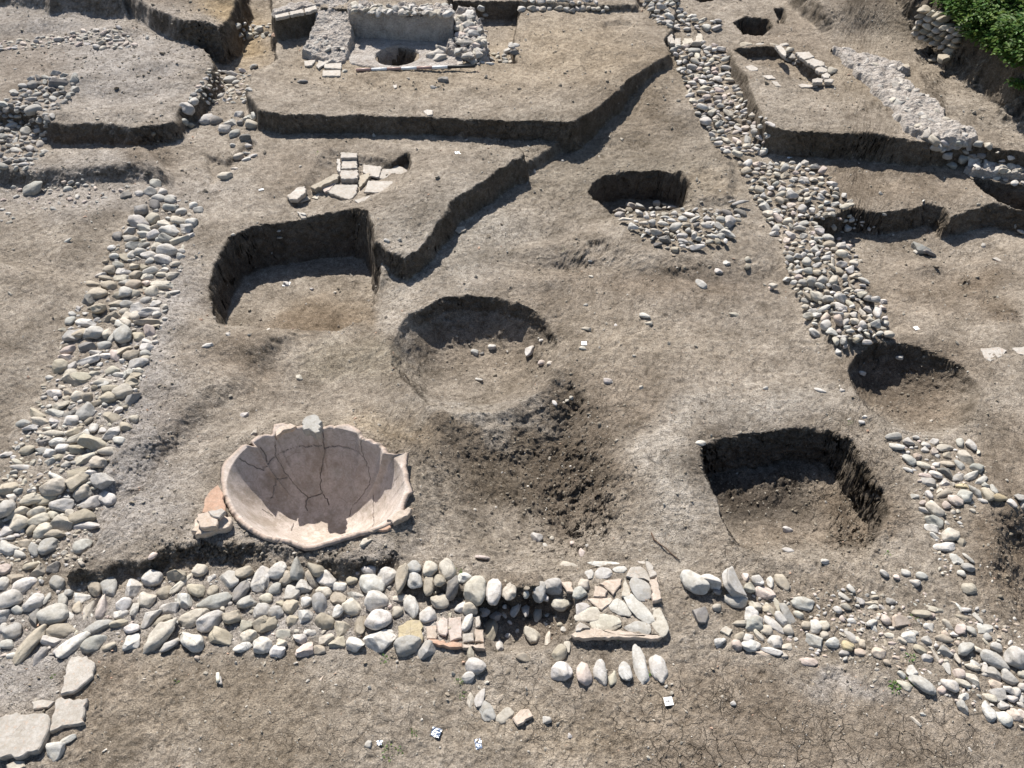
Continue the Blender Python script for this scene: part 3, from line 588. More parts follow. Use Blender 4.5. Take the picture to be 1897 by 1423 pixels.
 ('left cobble wall', 0, 700): """380 103 105 50 0 w;475 100 65 35 0 b;432 58 60 25 -10 c;462 140 58 35 0 b;545 122 80 55 20 c;610 140 60 55 0 b;665 175 95 40 25 b;755 135 105 70 -15 b;765 70 100 50 10 b;715 30 110 45 5 c;855 90 115 85 30 c;905 150 125 75 40 g;910 30 80 60 -10 b;540 20 160 60 0 b;415 185 110 55 30 c;375 240 130 50 -10 w;250 245 130 65 -20 b;485 245 100 50 15 d;595 238 115 85 20 g;500 290 95 65 15 w;805 225 100 38 5 w;765 275 125 65 -15 b;930 288 60 42 0 c;870 335 80 55 -40 b;290 300 120 50 10 c;390 300 85 45 -20 w;165 315 85 40 10 g;220 340 100 45 5 w;330 348 60 28 0 c;615 295 60 35 40 b;650 345 85 60 -60 w;515 375 85 40 25 b;600 370 65 35 -20 w;710 360 60 40 0 w;790 370 125 75 60 w;370 383 160 35 -5 c;520 425 130 60 25 c;400 440 95 65 20 w;312 448 85 45 5 d;665 440 185 105 -10 b;440 480 90 60 0 w;545 497 115 50 15 b;830 432 70 45 -10 w;195 505 90 55 10 b;310 497 105 50 15 g;42 522 75 42 5 w;745 505 120 45 5 c;350 525 80 50 0 w;405 545 85 45 -5 b;485 545 75 35 -10 w;585 555 130 70 20 c;345 580 75 50 0 w;685 585 95 90 -50 c;460 603 70 38 0 g;150 615 140 35 0 w;120 580 80 28 -20 c;520 655 150 60 15 b;545 710 130 80 30 b;635 662 70 28 0 w;715 705 145 85 -5 w;390 690 115 30 -20 w;375 760 150 90 10 c;60 760 120 80 15 b;130 785 60 35 0 g;85 825 75 40 0 w;575 800 110 75 30 c;220 830 155 65 10 c;315 850 140 50 15 b;460 815 55 32 0 w;430 880 145 75 5 w;625 865 140 70 15 w;740 830 125 80 -30 w;35 900 120 100 10 w;145 915 150 75 15 c;255 930 115 65 10 c;370 945 80 50 -25 c;475 935 60 45 20 c;580 960 165 90 0 b;600 1027 165 48 0 w;140 1000 120 95 0 c;270 985 140 70 10 c;435 1005 140 85 -20 c;300 1055 115 95 0 c;385 1082 140 60 0 b;225 1040 90 60 80 b;50 1050 110 70 10 w;75 1108 60 32 0 w;175 1142 80 48 -10 b;55 1170 130 70 -20 w;340 1160 115 90 30 g;570 1160 105 90 0 g;245 1190 90 60 -60 g;135 1222 95 42 -15 w;1760 380 40 40 0 c;1695 255 60 25 10 w;1060 1230 60 40 40 p""",
 ('left cobble wall', 0, 350): """1180 290 125 70 10 w;965 225 140 90 -20 w;1060 210 80 70 0 c;1145 240 110 45 0 c;1240 215 95 55 0 c;1285 265 95 70 0 g;1330 225 70 60 0 w;985 145 110 80 -55 d;1075 110 80 60 -60 d;1185 130 90 50 -10 g;1340 115 65 45 0 w;1378 143 60 45 10 g;1255 155 70 50 0 g;1190 75 75 55 -20 g;905 287 80 55 0 g;815 330 60 60 0 d;1005 275 85 45 10 w;1070 265 60 35 0 b;905 340 110 45 0 c;1010 315 90 40 15 g;1070 325 75 50 30 w;1110 350 60 50 30 g;1170 345 110 55 10 g;1260 345 130 55 30 c;1320 322 60 25 20 w;915 383 110 60 0 g;1000 385 70 30 15 g;1075 395 85 55 -10 c;1165 425 130 80 5 w;1258 432 50 28 0 w;775 408 55 35 0 w;795 465 60 45 -20 w;860 470 95 40 -40 b;970 435 80 55 0 g;915 455 60 55 -30 w;1040 462 100 50 15 w;1135 492 105 48 0 w;1255 468 60 38 20 w;1040 500 60 35 25 g;1215 515 70 38 30 c;1000 540 60 50 40 b;765 560 75 60 -20 b;820 530 70 45 0 g;860 570 100 60 -20 w;935 535 75 45 25 b;945 590 75 60 0 b;1045 575 95 45 15 w;1130 560 75 40 0 w;1020 605 75 55 -20 w;1120 592 80 35 0 c;1205 600 80 40 30 c;740 615 95 38 -5 b;700 595 75 30 0 w;840 620 80 50 0 c;650 658 90 42 -10 b;760 670 105 75 -20 b;880 650 95 50 0 g;930 668 95 60 10 b;1012 658 55 35 -10 p;1140 665 160 50 5 c;670 720 120 75 15 b;865 715 95 70 -30 w;820 740 60 40 -10 b;942 728 60 55 70 c;1055 715 80 75 0 c;1187 718 100 35 25 g;622 765 100 70 -20 d;695 825 115 85 85 b;1010 770 75 42 10 g;1075 795 75 35 15 w;820 790 100 40 25 b;880 800 80 45 0 g;950 820 110 70 10 w;1035 845 125 55 30 w;1140 812 55 38 0 c;785 885 140 65 35 b;860 850 70 40 0 c;880 885 60 60 0 c;940 882 70 65 0 c;1088 865 55 40 0 w;1030 915 160 48 8 b;1035 955 145 30 0 b;1040 990 80 60 -60 p;490 910 70 60 80 g;505 870 50 30 -20 w;600 925 140 50 -5 w;835 935 90 45 -20 w;870 930 80 45 -25 c;785 915 60 35 -30 b;490 1010 130 80 15 w;565 1000 100 65 60 b;655 995 120 80 -5 w;745 1000 95 60 -60 c;850 1010 130 110 -60 g;960 1015 90 60 -15 b;1028 1055 80 35 -10 w;620 1085 110 80 20 d;720 1085 100 55 10 g;795 1025 90 50 70 g;475 1115 90 50 20 p;665 1130 75 35 0 w;455 1165 150 60 -10 p;600 1185 160 60 20 w;725 1155 80 40 10 w;800 1155 100 55 -45 p;860 1120 110 60 60 b;915 1145 85 80 -10 b;1010 1110 80 70 -10 w;1015 1140 70 35 0 g;965 1205 125 60 10 w;1005 1175 65 35 0 c;420 1230 95 80 10 b;495 1235 95 38 35 w;490 1290 85 80 40 c;785 1260 85 55 15 c;655 1285 75 35 0 c;560 1305 125 65 0 b;880 1280 75 55 40 g;970 1262 70 35 -5 c;930 1300 90 45 10 b;825 1290 90 35 0 w;700 1345 115 50 0 w;915 1345 80 60 0 b;430 975 60 25 -20 c;1435 1082 75 25 5 w;1585 1008 35 25 0 w;470 362 65 20 10 w""",
 ('upper left cobbles', 0, 0): """1300 755 90 65 -20 w;1280 835 75 65 -60 g;1440 835 110 75 40 w;1500 840 80 70 50 d;1600 850 85 65 0 w;1560 895 80 80 0 w;1660 800 75 40 10 w;1720 820 70 55 0 g;1765 800 60 50 -40 w;1750 865 90 60 0 c;1630 930 90 60 70 g;1670 850 45 45 0 d;1700 955 75 50 10 d;1325 865 60 50 -30 b;1570 500 100 25 0 w;1690 490 60 40 0 w;1610 515 90 30 0 w;1600 550 95 50 30 g;1640 575 60 35 40 g;1760 465 55 35 25 w;1655 1085 65 60 70 c;1720 1065 75 22 15 w;1755 1080 60 25 15 w;1720 1010 55 30 5 w;1615 1010 40 40 0 g;1565 1225 100 55 10 c;1630 1170 50 18 20 c;1710 1105 60 20 20 w;235 1320 165 95 10 g;470 1310 70 45 0 g;1080 1270 80 70 -60 g;1130 1330 60 60 0 w;1040 1330 85 55 -10 g;960 1340 65 40 0 w;870 1355 80 45 10 d;1110 1380 100 50 0 w;1190 1375 60 50 -40 g;1355 730 60 50 -20 w;410 570 140 70 10 d;520 540 70 60 70 g;370 550 50 40 0 g;230 590 70 50 0 d;430 555 60 30 10 g;75 865 90 45 5 g;240 775 95 55 40 g;180 910 70 60 -50 g;280 840 60 50 -50 g;215 690 90 35 0 g;120 1050 80 45 -10 w;195 1078 65 35 0 g;80 1010 60 45 0 c;280 1000 55 60 0 g""",
 ('middle right cobble heap', 1397, 350): """600 475 85 65 -10 c;655 470 60 35 -50 g;490 495 65 35 0 w;240 500 65 55 0 g;300 510 50 45 0 g;360 520 65 60 0 g;425 505 60 45 0 g;545 510 80 40 80 c;605 540 75 40 -15 w;685 530 80 55 10 c;665 570 80 55 20 w;580 575 65 50 -60 b;530 560 60 40 -60 c;370 585 70 45 -15 g;430 590 60 45 -40 b;300 590 70 30 15 w;475 640 90 50 10 g;540 645 95 60 60 c;575 690 90 45 20 d;395 660 70 50 0 g;335 660 60 40 0 g;755 648 100 45 -8 w;695 615 85 40 0 b;640 700 75 25 5 c;750 682 60 20 0 w;225 635 55 35 -25 w;445 690 60 30 -10 w;425 755 105 75 -20 c;505 785 80 80 0 g;600 770 110 55 -20 w;590 815 95 60 -15 w;665 800 80 45 -55 c;365 765 80 30 -50 b;350 785 60 40 -30 g;790 765 80 75 0 g;825 790 80 50 -5 w;885 780 75 45 -15 w;735 745 70 45 20 c;790 840 75 45 -30 w;855 870 90 60 70 w;400 860 55 45 20 w;475 850 95 35 10 w;370 900 80 40 10 c;430 890 60 40 -20 w;490 905 100 45 35 t;575 935 75 60 -60 t;690 930 55 50 0 c;750 955 65 60 40 w;800 920 70 40 0 c;840 960 80 50 5 g;685 875 50 50 60 w;750 880 75 40 -45 c;895 915 40 32 0 w;490 960 75 65 0 w;415 995 80 60 -45 w;530 1010 80 45 -20 w;625 930 60 50 70 w;655 1010 60 30 0 w;625 1035 50 35 0 w;560 1075 60 45 90 c;578 1130 48 35 0 w;775 1065 70 40 0 w;925 1025 80 55 0 c;865 1010 60 30 10 w;585 1000 40 30 0 p;570 885 80 25 -10 w;720 725 70 30 0 w;145 290 60 45 0 w;140 320 75 35 0 w;250 330 75 55 -40 w;310 285 80 40 -25 w;340 245 80 45 -15 g;225 230 70 65 0 c;650 255 65 48 0 w;545 290 50 45 70 c;510 345 90 55 0 w;595 405 70 50 10 w;515 400 80 50 10 b;80 140 110 60 -40 g;255 60 95 50 0 w;330 150 65 55 0 g;395 165 45 40 60 w;620 60 40 40 0 w;555 70 60 25 5 w;500 100 55 30 5 w;445 275 70 30 0 g;405 380 55 30 0 w;440 360 60 30 -10 g;125 690 60 35 -15 c;1845 313 60 28 0 w;1170 85 55 20 50 w;1140 420 130 70 -40 g;1215 450 120 40 -10 d;1000 1180 50 32 -20 w;750 1290 65 25 5 w""",
 ('centre cobble patch', 930, 350): """815 155 100 50 0 c;815 185 70 50 -10 g;890 125 75 50 0 c;960 130 90 50 5 g;880 160 60 40 -30 b;950 180 75 42 0 w;1070 115 55 38 0 g;1140 118 75 22 0 c;1172 135 75 32 0 w;1080 160 50 30 -10 d;1000 180 50 25 -80 w;1040 185 40 25 20 w;1130 175 50 28 -10 c;1195 180 50 38 10 w;1130 210 80 30 0 w;1250 225 65 45 15 w;1175 240 65 30 0 w;1000 220 45 35 0 w;1110 258 80 38 -30 w;980 255 65 30 -25 c;1040 250 50 45 30 w;850 230 110 32 -10 c;900 280 90 38 -25 w;960 300 60 20 -30 c;1010 312 50 35 -10 w;1070 315 90 50 30 c;1130 300 50 30 0 w;1325 215 90 40 15 g;1300 190 80 35 -40 w;1420 210 70 32 10 w;1390 245 40 30 90 g;1435 245 75 28 0 w;1440 185 60 20 0 c;1510 240 60 35 -10 w;1580 245 80 75 0 w;1560 180 90 45 -20 d;1650 170 90 45 -20 d;1650 120 120 25 5 g;1590 100 55 25 10 d;1415 285 80 35 -10 w;1510 285 80 40 -30 g;1550 320 130 50 -40 g;1200 280 90 50 0 g;1130 365 90 55 -10 d;1080 395 60 30 -10 d;1250 375 80 32 -5 w;1350 415 105 38 5 w;1200 420 60 50 0 b;1245 345 75 35 -10 w;1330 345 55 45 60 w;1355 360 50 40 -50 g;1455 350 75 38 -20 w;1510 355 55 45 -50 g;1490 385 40 40 0 b;1545 385 45 30 90 w;1290 300 45 35 0 w;1320 310 40 35 0 w;1275 260 70 40 0 b;1500 210 70 30 -10 b;1345 265 50 30 0 d""",
 ('open ground', 930, 350): """1560 510 55 35 -15 w;1500 560 60 50 0 w;1380 660 85 50 -60 w;990 880 75 40 -30 w;1015 930 60 30 -20 c;1615 870 90 28 8 c;580 970 75 25 -20 c;790 938 35 22 -20 w;733 1328 62 42 0 w;560 1100 55 30 0 c;188 1125 100 70 80 w;330 1205 45 35 0 c;275 1205 60 60 0 p;620 605 40 18 0 c;615 498 40 25 0 g;1700 540 45 45 0 b;1705 485 45 35 0 c;965 1380 30 22 0 c;1860 685 50 30 -10 p;580 803 35 18 0 w;275 1050 45 25 0 w""",
 ('open ground', 930, 700): """365 175 50 28 -60 w;450 160 28 25 0 c;480 150 28 25 0 c;1378 450 75 38 -10 w;240 1110 80 70 30 w;300 1165 45 30 -50 w;345 1105 40 30 0 c;595 1165 35 28 0 w;555 1215 60 45 90 p;485 1140 35 35 0 p;450 1290 135 40 -5 c""",
 ('open ground', 460, 350): """1570 1135 60 38 -10 w;1618 1140 40 25 0 d;1690 1095 60 40 0 w;355 1310 50 35 -50 c;1600 1320 60 22 -20 w;210 288 30 20 -30 w;265 660 50 40 0 w;440 695 30 20 0 w;380 180 60 30 -40 w;960 360 40 20 -10 w""",
 ('open ground', 1397, 700): """230 1055 75 45 10 w;235 1200 85 35 -20 w;490 1280 60 28 -5 w;455 85 80 25 -25 w;610 80 50 30 10 w;745 305 45 25 0 w;765 265 35 35 -60 w;80 72 40 25 0 w""",
 ('storage jar rim', 460, 700): """815 1130 120 40 35 c;330 1140 110 40 -20 d;1620 1250 110 30 -5 p""",
 ('upper left cobbles', 460, 0): """1350 560 70 40 -5 d;1285 605 45 25 0 g;375 568 70 25 0 d;670 495 40 22 -10 g;1245 390 50 35 0 w;1790 355 80 50 0 w;1845 325 80 40 -5 w;1830 305 70 40 5 w;1850 365 70 50 0 d;1690 415 60 28 0 g;1680 440 60 22 0 w;1780 410 45 25 0 w;1730 400 40 25 0 c;1615 90 50 40 0 w;1645 110 40 40 0 g;1615 130 40 25 0 w""",
}
NEED = 300
traced = []
for (zone, x0, y0), txt in TRACE.items():
    for e in txt.split(';'):
        a = e.split()
        traced.append([x0 + float(a[0]) / 3.744, y0 + float(a[1]) / 3.744, float(a[2]) / 3.744, float(a[3]) / 3.744, float(a[4]), a[5], zone])

# ------------------------------------------------------------------ filler cobbles: (zone, photo polygon, size px, number, tones, shapes)
def in_poly(px, py, pts):
    ins = False; n = len(pts)
    for k in range(n):
        x0, y0 = pts[k]; x1, y1 = pts[(k + 1) % n]
        if (y0 > py) != (y1 > py) and px < (x1 - x0) * (py - y0) / (y1 - y0) + x0: ins = not ins
    return ins
FILL = [
 ('upper right cobble wall', [(1245,90),(1300,82),(1335,90),(1352,140),(1390,200),(1428,240),(1418,285),(1350,292),(1310,250),(1275,170)], 17, 330, 'wwwccggp', .55, 1),
 ('upper right cobble wall', [(1178,-4),(1250,-4),(1262,26),(1300,32),(1332,40),(1325,58),(1255,56),(1215,42)], 15, 95, 'wwggcg', .6, 1),
 ('middle right cobble heap', [(1368,308),(1440,300),(1520,312),(1572,375),(1578,408),(1500,418),(1460,440),(1430,420),(1400,372)], 17, 190, 'wwwcccgpb', .62, 1),
 ('middle right cobble heap', [(1445,445),(1540,425),(1585,470),(1600,540),(1640,570),(1640,620),(1560,645),(1500,600),(1465,520),(1450,480)], 14, 190, 'wwccgbp', .65, 1),
 ('centre cobble patch', [(1140,385),(1330,392),(1380,385),(1350,445),(1250,470),(1160,430)], 11, 60, 'wwccgb', .6, 1),
 ('dark cobble strip', [(50,150),(105,135),(150,145),(128,185),(88,225),(85,285),(50,312),(-5,318),(-5,200)], 15, 150, 'gdgdgg', .6, 1),
 ('upper left cobbles', [(-5,78),(60,72),(150,58),(225,50),(262,88),(205,92),(120,80),(0,96)], 11, 90, 'wcgcp', .55, 1),
 ('upper left cobbles', [(435,50),(500,44),(504,72),(445,72)], 13, 34, 'wgcg', .6, 1),
 ('upper left cobbles', [(385,128),(470,135),(455,190),(345,195)], 11, 70, 'wcgcp', .55, 1),
 ('far stone row', [(742,8),(835,8),(838,24),(742,22)], 12, 42, 'wwgc', .8, 1),
 ('far stone row', [(965,3),(1095,-2),(1128,19),(962,19)], 13, 46, 'wwgc', .9, 1),
 ('far stone row', [(860,52),(902,55),(905,112),(882,120),(852,92)], 10, 60, 'wcgs', .7, 1),
 ('upper left cobbles', [(888,98),(950,100),(950,116),(890,118)], 13, 14, 'wcg', .6, 1),
 ('broken mortar end', [(1722,252),(1790,256),(1830,268),(1838,290),(1800,300),(1730,290)], 17, 34, 'ggwdc', .75, 1),
 ('front cobble band', [(0,1060),(200,1075),(400,1060),(720,1060),(735,1195),(400,1195),(200,1200),(0,1225)], 8, 90, 'wwgcp', .7, 0),
 ('left cobble wall', [(270,360),(365,375),(330,520),(290,640),(240,760),(190,880),(160,1050),(0,1060),(0,880),(60,760),(120,620),(190,480)], 9, 330, 'wwccbg', .6, 0),
 ('right front rubble', [(1400,1080),(1500,1095),(1700,1090),(1897,1150),(1897,1330),(1800,1320),(1680,1240),(1480,1210),(1380,1190)], 8, 190, 'wwwcpgt', .6, 0),
 ('right cobble line', [(1650,805),(1790,820),(1850,920),(1780,960),(1790,1080),(1740,1060),(1700,920)], 8, 60, 'wwcp', .6, 0),
 ('drain stone group', [(740,1050),(1010,1080),(1060,1160),(940,1180),(740,1180)], 9, 24, 'wwcb', .7, 0),
 ('hole edge rubble', [(1790,290),(1897,288),(1897,345),(1815,335)], 14, 20, 'wgsp', .6, 0),
 ('left grey strip', [(0,350),(150,330),(250,345),(220,370),(120,385),(0,410)], 9, 50, 'gwgp', .6, 0),
 ('right trench foot', [(1575,398),(1640,405),(1640,425),(1560,430)], 9, 10, 'wg', .6, 0),
]
frng = np.random.default_rng(23)
fills = []
for zone, poly, size, cnt, tones, asp, stack in FILL:
    xs = [p[0] for p in poly]; ys = [p[1] for p in poly]
    got = []; tries = 0
    while len(got) < cnt and tries < cnt * 60:
        tries += 1
        px = frng.uniform(min(xs), max(xs)); py = frng.uniform(min(ys), max(ys))
        if not in_poly(px, py, poly): continue
        sz = size * frng.uniform(.6, 1.35)
        ok = True
        for q in got:
            if abs(q[0] - px) < .5 * (q[2] + sz) * .78 and abs(q[1] - py) < .5 * (q[2] + sz) * asp * .78: ok = False; break
        if ok:
            for q in traced:
                if abs(q[0] - px) < .40 * (q[2] + sz) and abs(q[1] - py) < .40 * (q[3] * 1.1 + sz * asp): ok = False; break
        if ok:
            got.append([px, py, sz, sz * asp * frng.uniform(.75, 1.15), frng.normal(0, 28), tones[frng.integers(len(tones))], zone])
    fills += got
allst = traced + fills
allst = [q for q in allst if -30 < q[0] < 1930 and -12 < q[1] < 1440]
allst.sort(key=lambda q: -q[2] * q[3])
# ground points of all stones
A = np.array([[q[0], q[1], q[2], q[3], q[4]] for q in allst])
SC = scale_at(A[:, 1])
ang = np.radians(A[:, 4])
DENSE = np.array([1.10 if q[6] in ('left cobble wall', 'row of seven upright stones') else (1.04 if q[6] == 'front cobble band' else 1.0) for q in allst])
fs = .80
wl = np.hypot(np.cos(ang), np.sin(ang) / fs)
ll = A[:, 2] / SC * wl * .53 * DENSE
perp = np.hypot(np.sin(ang), np.cos(ang) / fs)
bb = A[:, 3] / SC * perp * .5 * 1.06 * DENSE
theta = np.arctan2(np.sin(ang) / fs, np.cos(ang))
FLATZ = {'tile platform': .22, 'small stone arc': .5}
thick = np.array([min(ll[i], bb[i]) * (FLATZ.get(allst[i][6], .70)) for i in range(len(allst))])
lift = thick * .42
hx, hy, hz = hit(A[:, 0], A[:, 1] + lift * SC * .75)

LAND = [('the sherd stack', 395, 960), ('the storage jar', 587, 900), ('the round pit', 882, 650), ('the square pit', 1450, 920), ('the deep oval pit', 550, 510),
        ('the tile platform', 1140, 1110), ('the flat corner slabs', 110, 1290), ('the drain tiles', 830, 1160), ('the upright row', 1130, 1240), ('the roof tile grave', 650, 320),
        ('the small pit', 1180, 350), ('the right round pit', 1690, 710), ('the survey marker', 1238, 1301), ('the twig', 1232, 1015), ('the shallow stone arc', 920, 1310), ('the plaster basin', 760, 70),
        ('the mortar wall', 1690, 190), ('the long scarp', 780, 240), ('the right trench', 1680, 420), ('the cracked right hollow', 1870, 1040), ('the large red tile lump', 1667, 1150), ('the yellow cobble', 1570, 1195)]
ZONEP = {'front cobble band': 'front cobble band', 'left cobble wall': 'left cobble wall', 'right front rubble': 'right front rubble', 'open ground': 'bare earth', 'tile platform': 'tile platform',
         'row of seven upright stones': 'upright row', 'small stone arc': 'small stone arc', 'drain stone group': 'drain group', 'right cobble line': 'right cobble line',
         'middle right cobble heap': 'right cobble heap', 'upper right cobble wall': 'upper right wall', 'upper left cobbles': 'upper left cobbles', 'centre cobble patch': 'centre cobble patch'}
def direction(dx, dy):
    a = math.degrees(math.atan2(-dy, dx)) % 360
    return ['right of', 'up and right of', 'beyond', 'up and left of', 'left of', 'below and left of', 'just below', 'below and right of'][int((a + 22.5) // 45) % 8]
def stone_label(q):
    u, v, l_, b_, an, tn, zone = q
    nm, dx, dy, best = None, 0, 0, 1e9
    for n_, lx, ly in LAND:
        d = math.hypot(u - lx, v - ly)
        if 25 < d < best: best = d; nm = n_; dx = u - lx; dy = v - ly
    r = l_ / max(b_, 1)
    size = 'big' if l_ > 42 else ('small' if l_ < 24 else '')
    shp = 'long' if r > 2.1 else ('oval' if r > 1.35 else 'stubby')
    dd = direction(dx, dy)
    return ' '.join(w for w in [size, shp, WORD[tn], 'stone,', ZONEP.get(zone, zone) + ',', dd, nm.replace('the ', '')] if w)

ORD = ['nearest', 'second nearest', 'third nearest', 'fourth nearest', 'fifth nearest', 'sixth nearest', 'seventh nearest', 'eighth nearest']
ind = list(range(len(allst)))[:NEED]
# stones past the count of individuals join the rubble
labels = {i: stone_label(allst[i]) for i in ind}
byl = {}
for i in ind: byl.setdefault(labels[i], []).append(i)
for lb, lst in byl.items():
    if len(lst) > 1:
        lst.sort(key=lambda i: -allst[i][1])
        for k, i in enumerate(lst):
            labels[i] = (ORD[k] if k < len(ORD) else 'farther') + ' ' + lb
srng = np.random.default_rng(5)
def stone_pose(i):
    q = allst[i]
    flat = q[6] in FLATZ
    tilt = .10 if flat else (.50 if q[6] in ('middle right cobble heap', 'centre cobble patch', 'dark cobble strip') else .34)
    rot = Euler((srng.normal(0, tilt), srng.normal(0, tilt * .6), theta[i] + (math.pi if srng.random() < .5 else 0)), 'XYZ')
    x, y, z = hx[i], hy[i], hz[i] + lift[i] * (.7 if flat else (.75 if q[6] in ('left cobble wall', 'front cobble band', 'right front rubble') else 1.0))
    if q[6] in ('middle right cobble heap', 'upper right cobble wall', 'centre cobble patch') : z += srng.uniform(0, .055)
    return (x, y, z), rot, (ll[i], bb[i], thick[i])
def stone_kind(q):
    if q[5] in 'to': return 'chip'
    if q[6] in ('row of seven upright stones', 'drain stone group'): return 'round'
    return srng.choice(['round', 'block', 'chip'], p=[.54, .36, .10])
def toned(c):
    t_ = np.array(TONE[c]) * srng.uniform(.82, 1.12)
    t_ = t_ * (1 + srng.normal(0, .009, 3))
    return np.clip(t_, .05, .62)
for i in ind:
    q = allst[i]
    loc, rot, scl = stone_pose(i)
    me = SHAPES[stone_kind(q)]; me = me[srng.integers(len(me))]
    o = add_obj('river_cobble', me, None, loc=loc, rot=rot, scl=scl)
    c = toned(q[5]); o.color = (c[0], c[1], c[2], 1)
    tag(o, labels[i], 'cobble', 'river cobbles and stones of the ruined walls')

# the rest of the stones and loose grit, merged
ICO3, ICO3F = ico(3)
def merged(name, items, base, faces, mat, label, cat, smooth=True, kinds=('round', 'block', 'chip'), nvar=10):
    r = np.random.default_rng(3)
    var = [pebble_verts(kinds[k % len(kinds)], r, base) for k in range(nvar)]
    Vs, Fs, Cs = [], [], []; off = 0
    for (loc, rot, scl, c) in items:
        M = np.array(rot.to_matrix())
        V = (var[r.integers(nvar)] * np.array(scl)) @ M.T + np.array(loc)
        Vs.append(V); Fs.append(faces + off); off += len(V); Cs.append(np.tile(np.append(c, 1.0), (len(V), 1)))
    me = raw_mesh(name, np.concatenate(Vs), np.concatenate(Fs), smooth)
    ca = me.color_attributes.new('tone', 'FLOAT_COLOR', 'POINT'); ca.data.foreach_set('color', np.concatenate(Cs).ravel().astype(np.float32))
    o = add_obj(name, me, mat)
    tag(o, label, cat, kind='stuff')
    return o
items = []
for i in range(NEED, len(allst)):
    loc, rot, scl = stone_pose(i)
    items.append((loc, rot, scl, toned(allst[i][5])))
merged('cobble_rubble', items, ICO3, ICO3F, M_RUBBLE, 'smaller river cobbles packed in the ruined walls and far rubble strips', 'rubble')

# grit: small pale chips scattered over the ground, thicker on the grey mortar-strewn parts
def scatter_px(n, r):
    v = 1440 - (1440 + 20) * r.random(n) ** 1.0
    u = r.uniform(-20, 1920, n)
    return u, v
gr = np.random.default_rng(77)
GZ = [(a, b, c, d, e) for a, b, c, d, col, e in TINT if col is G_GREY or col is G_PALE] + [(1600,1150,260,100,1.),(1600,1260,200,60,1.),(500,1230,300,40,.6),(1750,150,100,80,.4)]
u, v = scatter_px(60000, gr)
dens = np.full(len(u), .16)
for a, b, ra, rb, s_ in GZ: dens = np.maximum(dens, s_ * .8 * np.exp(-((u - a) / ra) ** 2 - ((v - b) / rb) ** 2))
keep = gr.random(len(u)) < dens * np.clip(.45 + v / 1400, .45, 1)
u = u[keep][:15000]; v = v[keep][:15000]
x, y = W(u, v, .03)
z = height(x, y)
items = []
for k in range(len(u)):
    px = gr.choice([1.6, 2.4, 3.6, 6.0], p=[.50, .33, .13, .04]) * gr.uniform(.7, 1.3)
    s_ = px / scale_at(v[k]) * .5 * (1.0 + .25 * (v[k] < 500))
    c = np.array([(.36,.33,.28), (.50,.47,.42), (.26,.22,.17), (.44,.30,.22)][gr.choice(4, p=[.42, .24, .29, .05])]) * gr.uniform(.8, 1.15)
    items.append(((x[k], y[k], z[k] + s_ * .25), Euler(gr.uniform(-1, 1, 3) * (1, 1, 3)), (s_ * gr.uniform(1, 1.7), s_, s_ * gr.uniform(.4, .8)), np.clip(c, 0, .6)))
merged('gravel', items, ICO1, ICO1F, M_RUBBLE, 'fine pale gravel and shell grit strewn over the earth', 'gravel', False, ('chip', 'block'))

# crumbs of earth on the cloddy patches
u, v = scatter_px(90000, gr)
x, y = W(u, v, 0)
k_ = gr.random(len(u)) < np.clip(rough_mask(u, v), 0, 1) * .55 + .018
dk = np.clip(rough_mask(u, v), 0, 1)[k_][:15000]; x = x[k_][:15000]; y = y[k_][:15000]; v = v[k_][:15000]
z = height(x, y); h2 = height(x, y + .02)
items = []
for k in range(len(x)):
    px = gr.choice([2.0, 3.2, 4.8, 7.0], p=[.50, .33, .14, .03]) * gr.uniform(.7, 1.3)
    s_ = px / scale_at(v[k]) * .5
    c = np.array((.27,.235,.185)) * gr.uniform(.75, 1.2) * (1 - .35 * dk[k])
    items.append(((x[k], y[k], z[k] + s_ * .15), Euler(gr.uniform(-1, 1, 3) * (1, 1, 3)), (s_ * gr.uniform(1, 1.4), s_, s_ * gr.uniform(.6, .9)), c))
merged('soil_crumbs', items, ICO1, ICO1F, M_RUBBLE, 'brown crumbs and small clods of dry earth', 'soil', True, ('block', 'chip'))

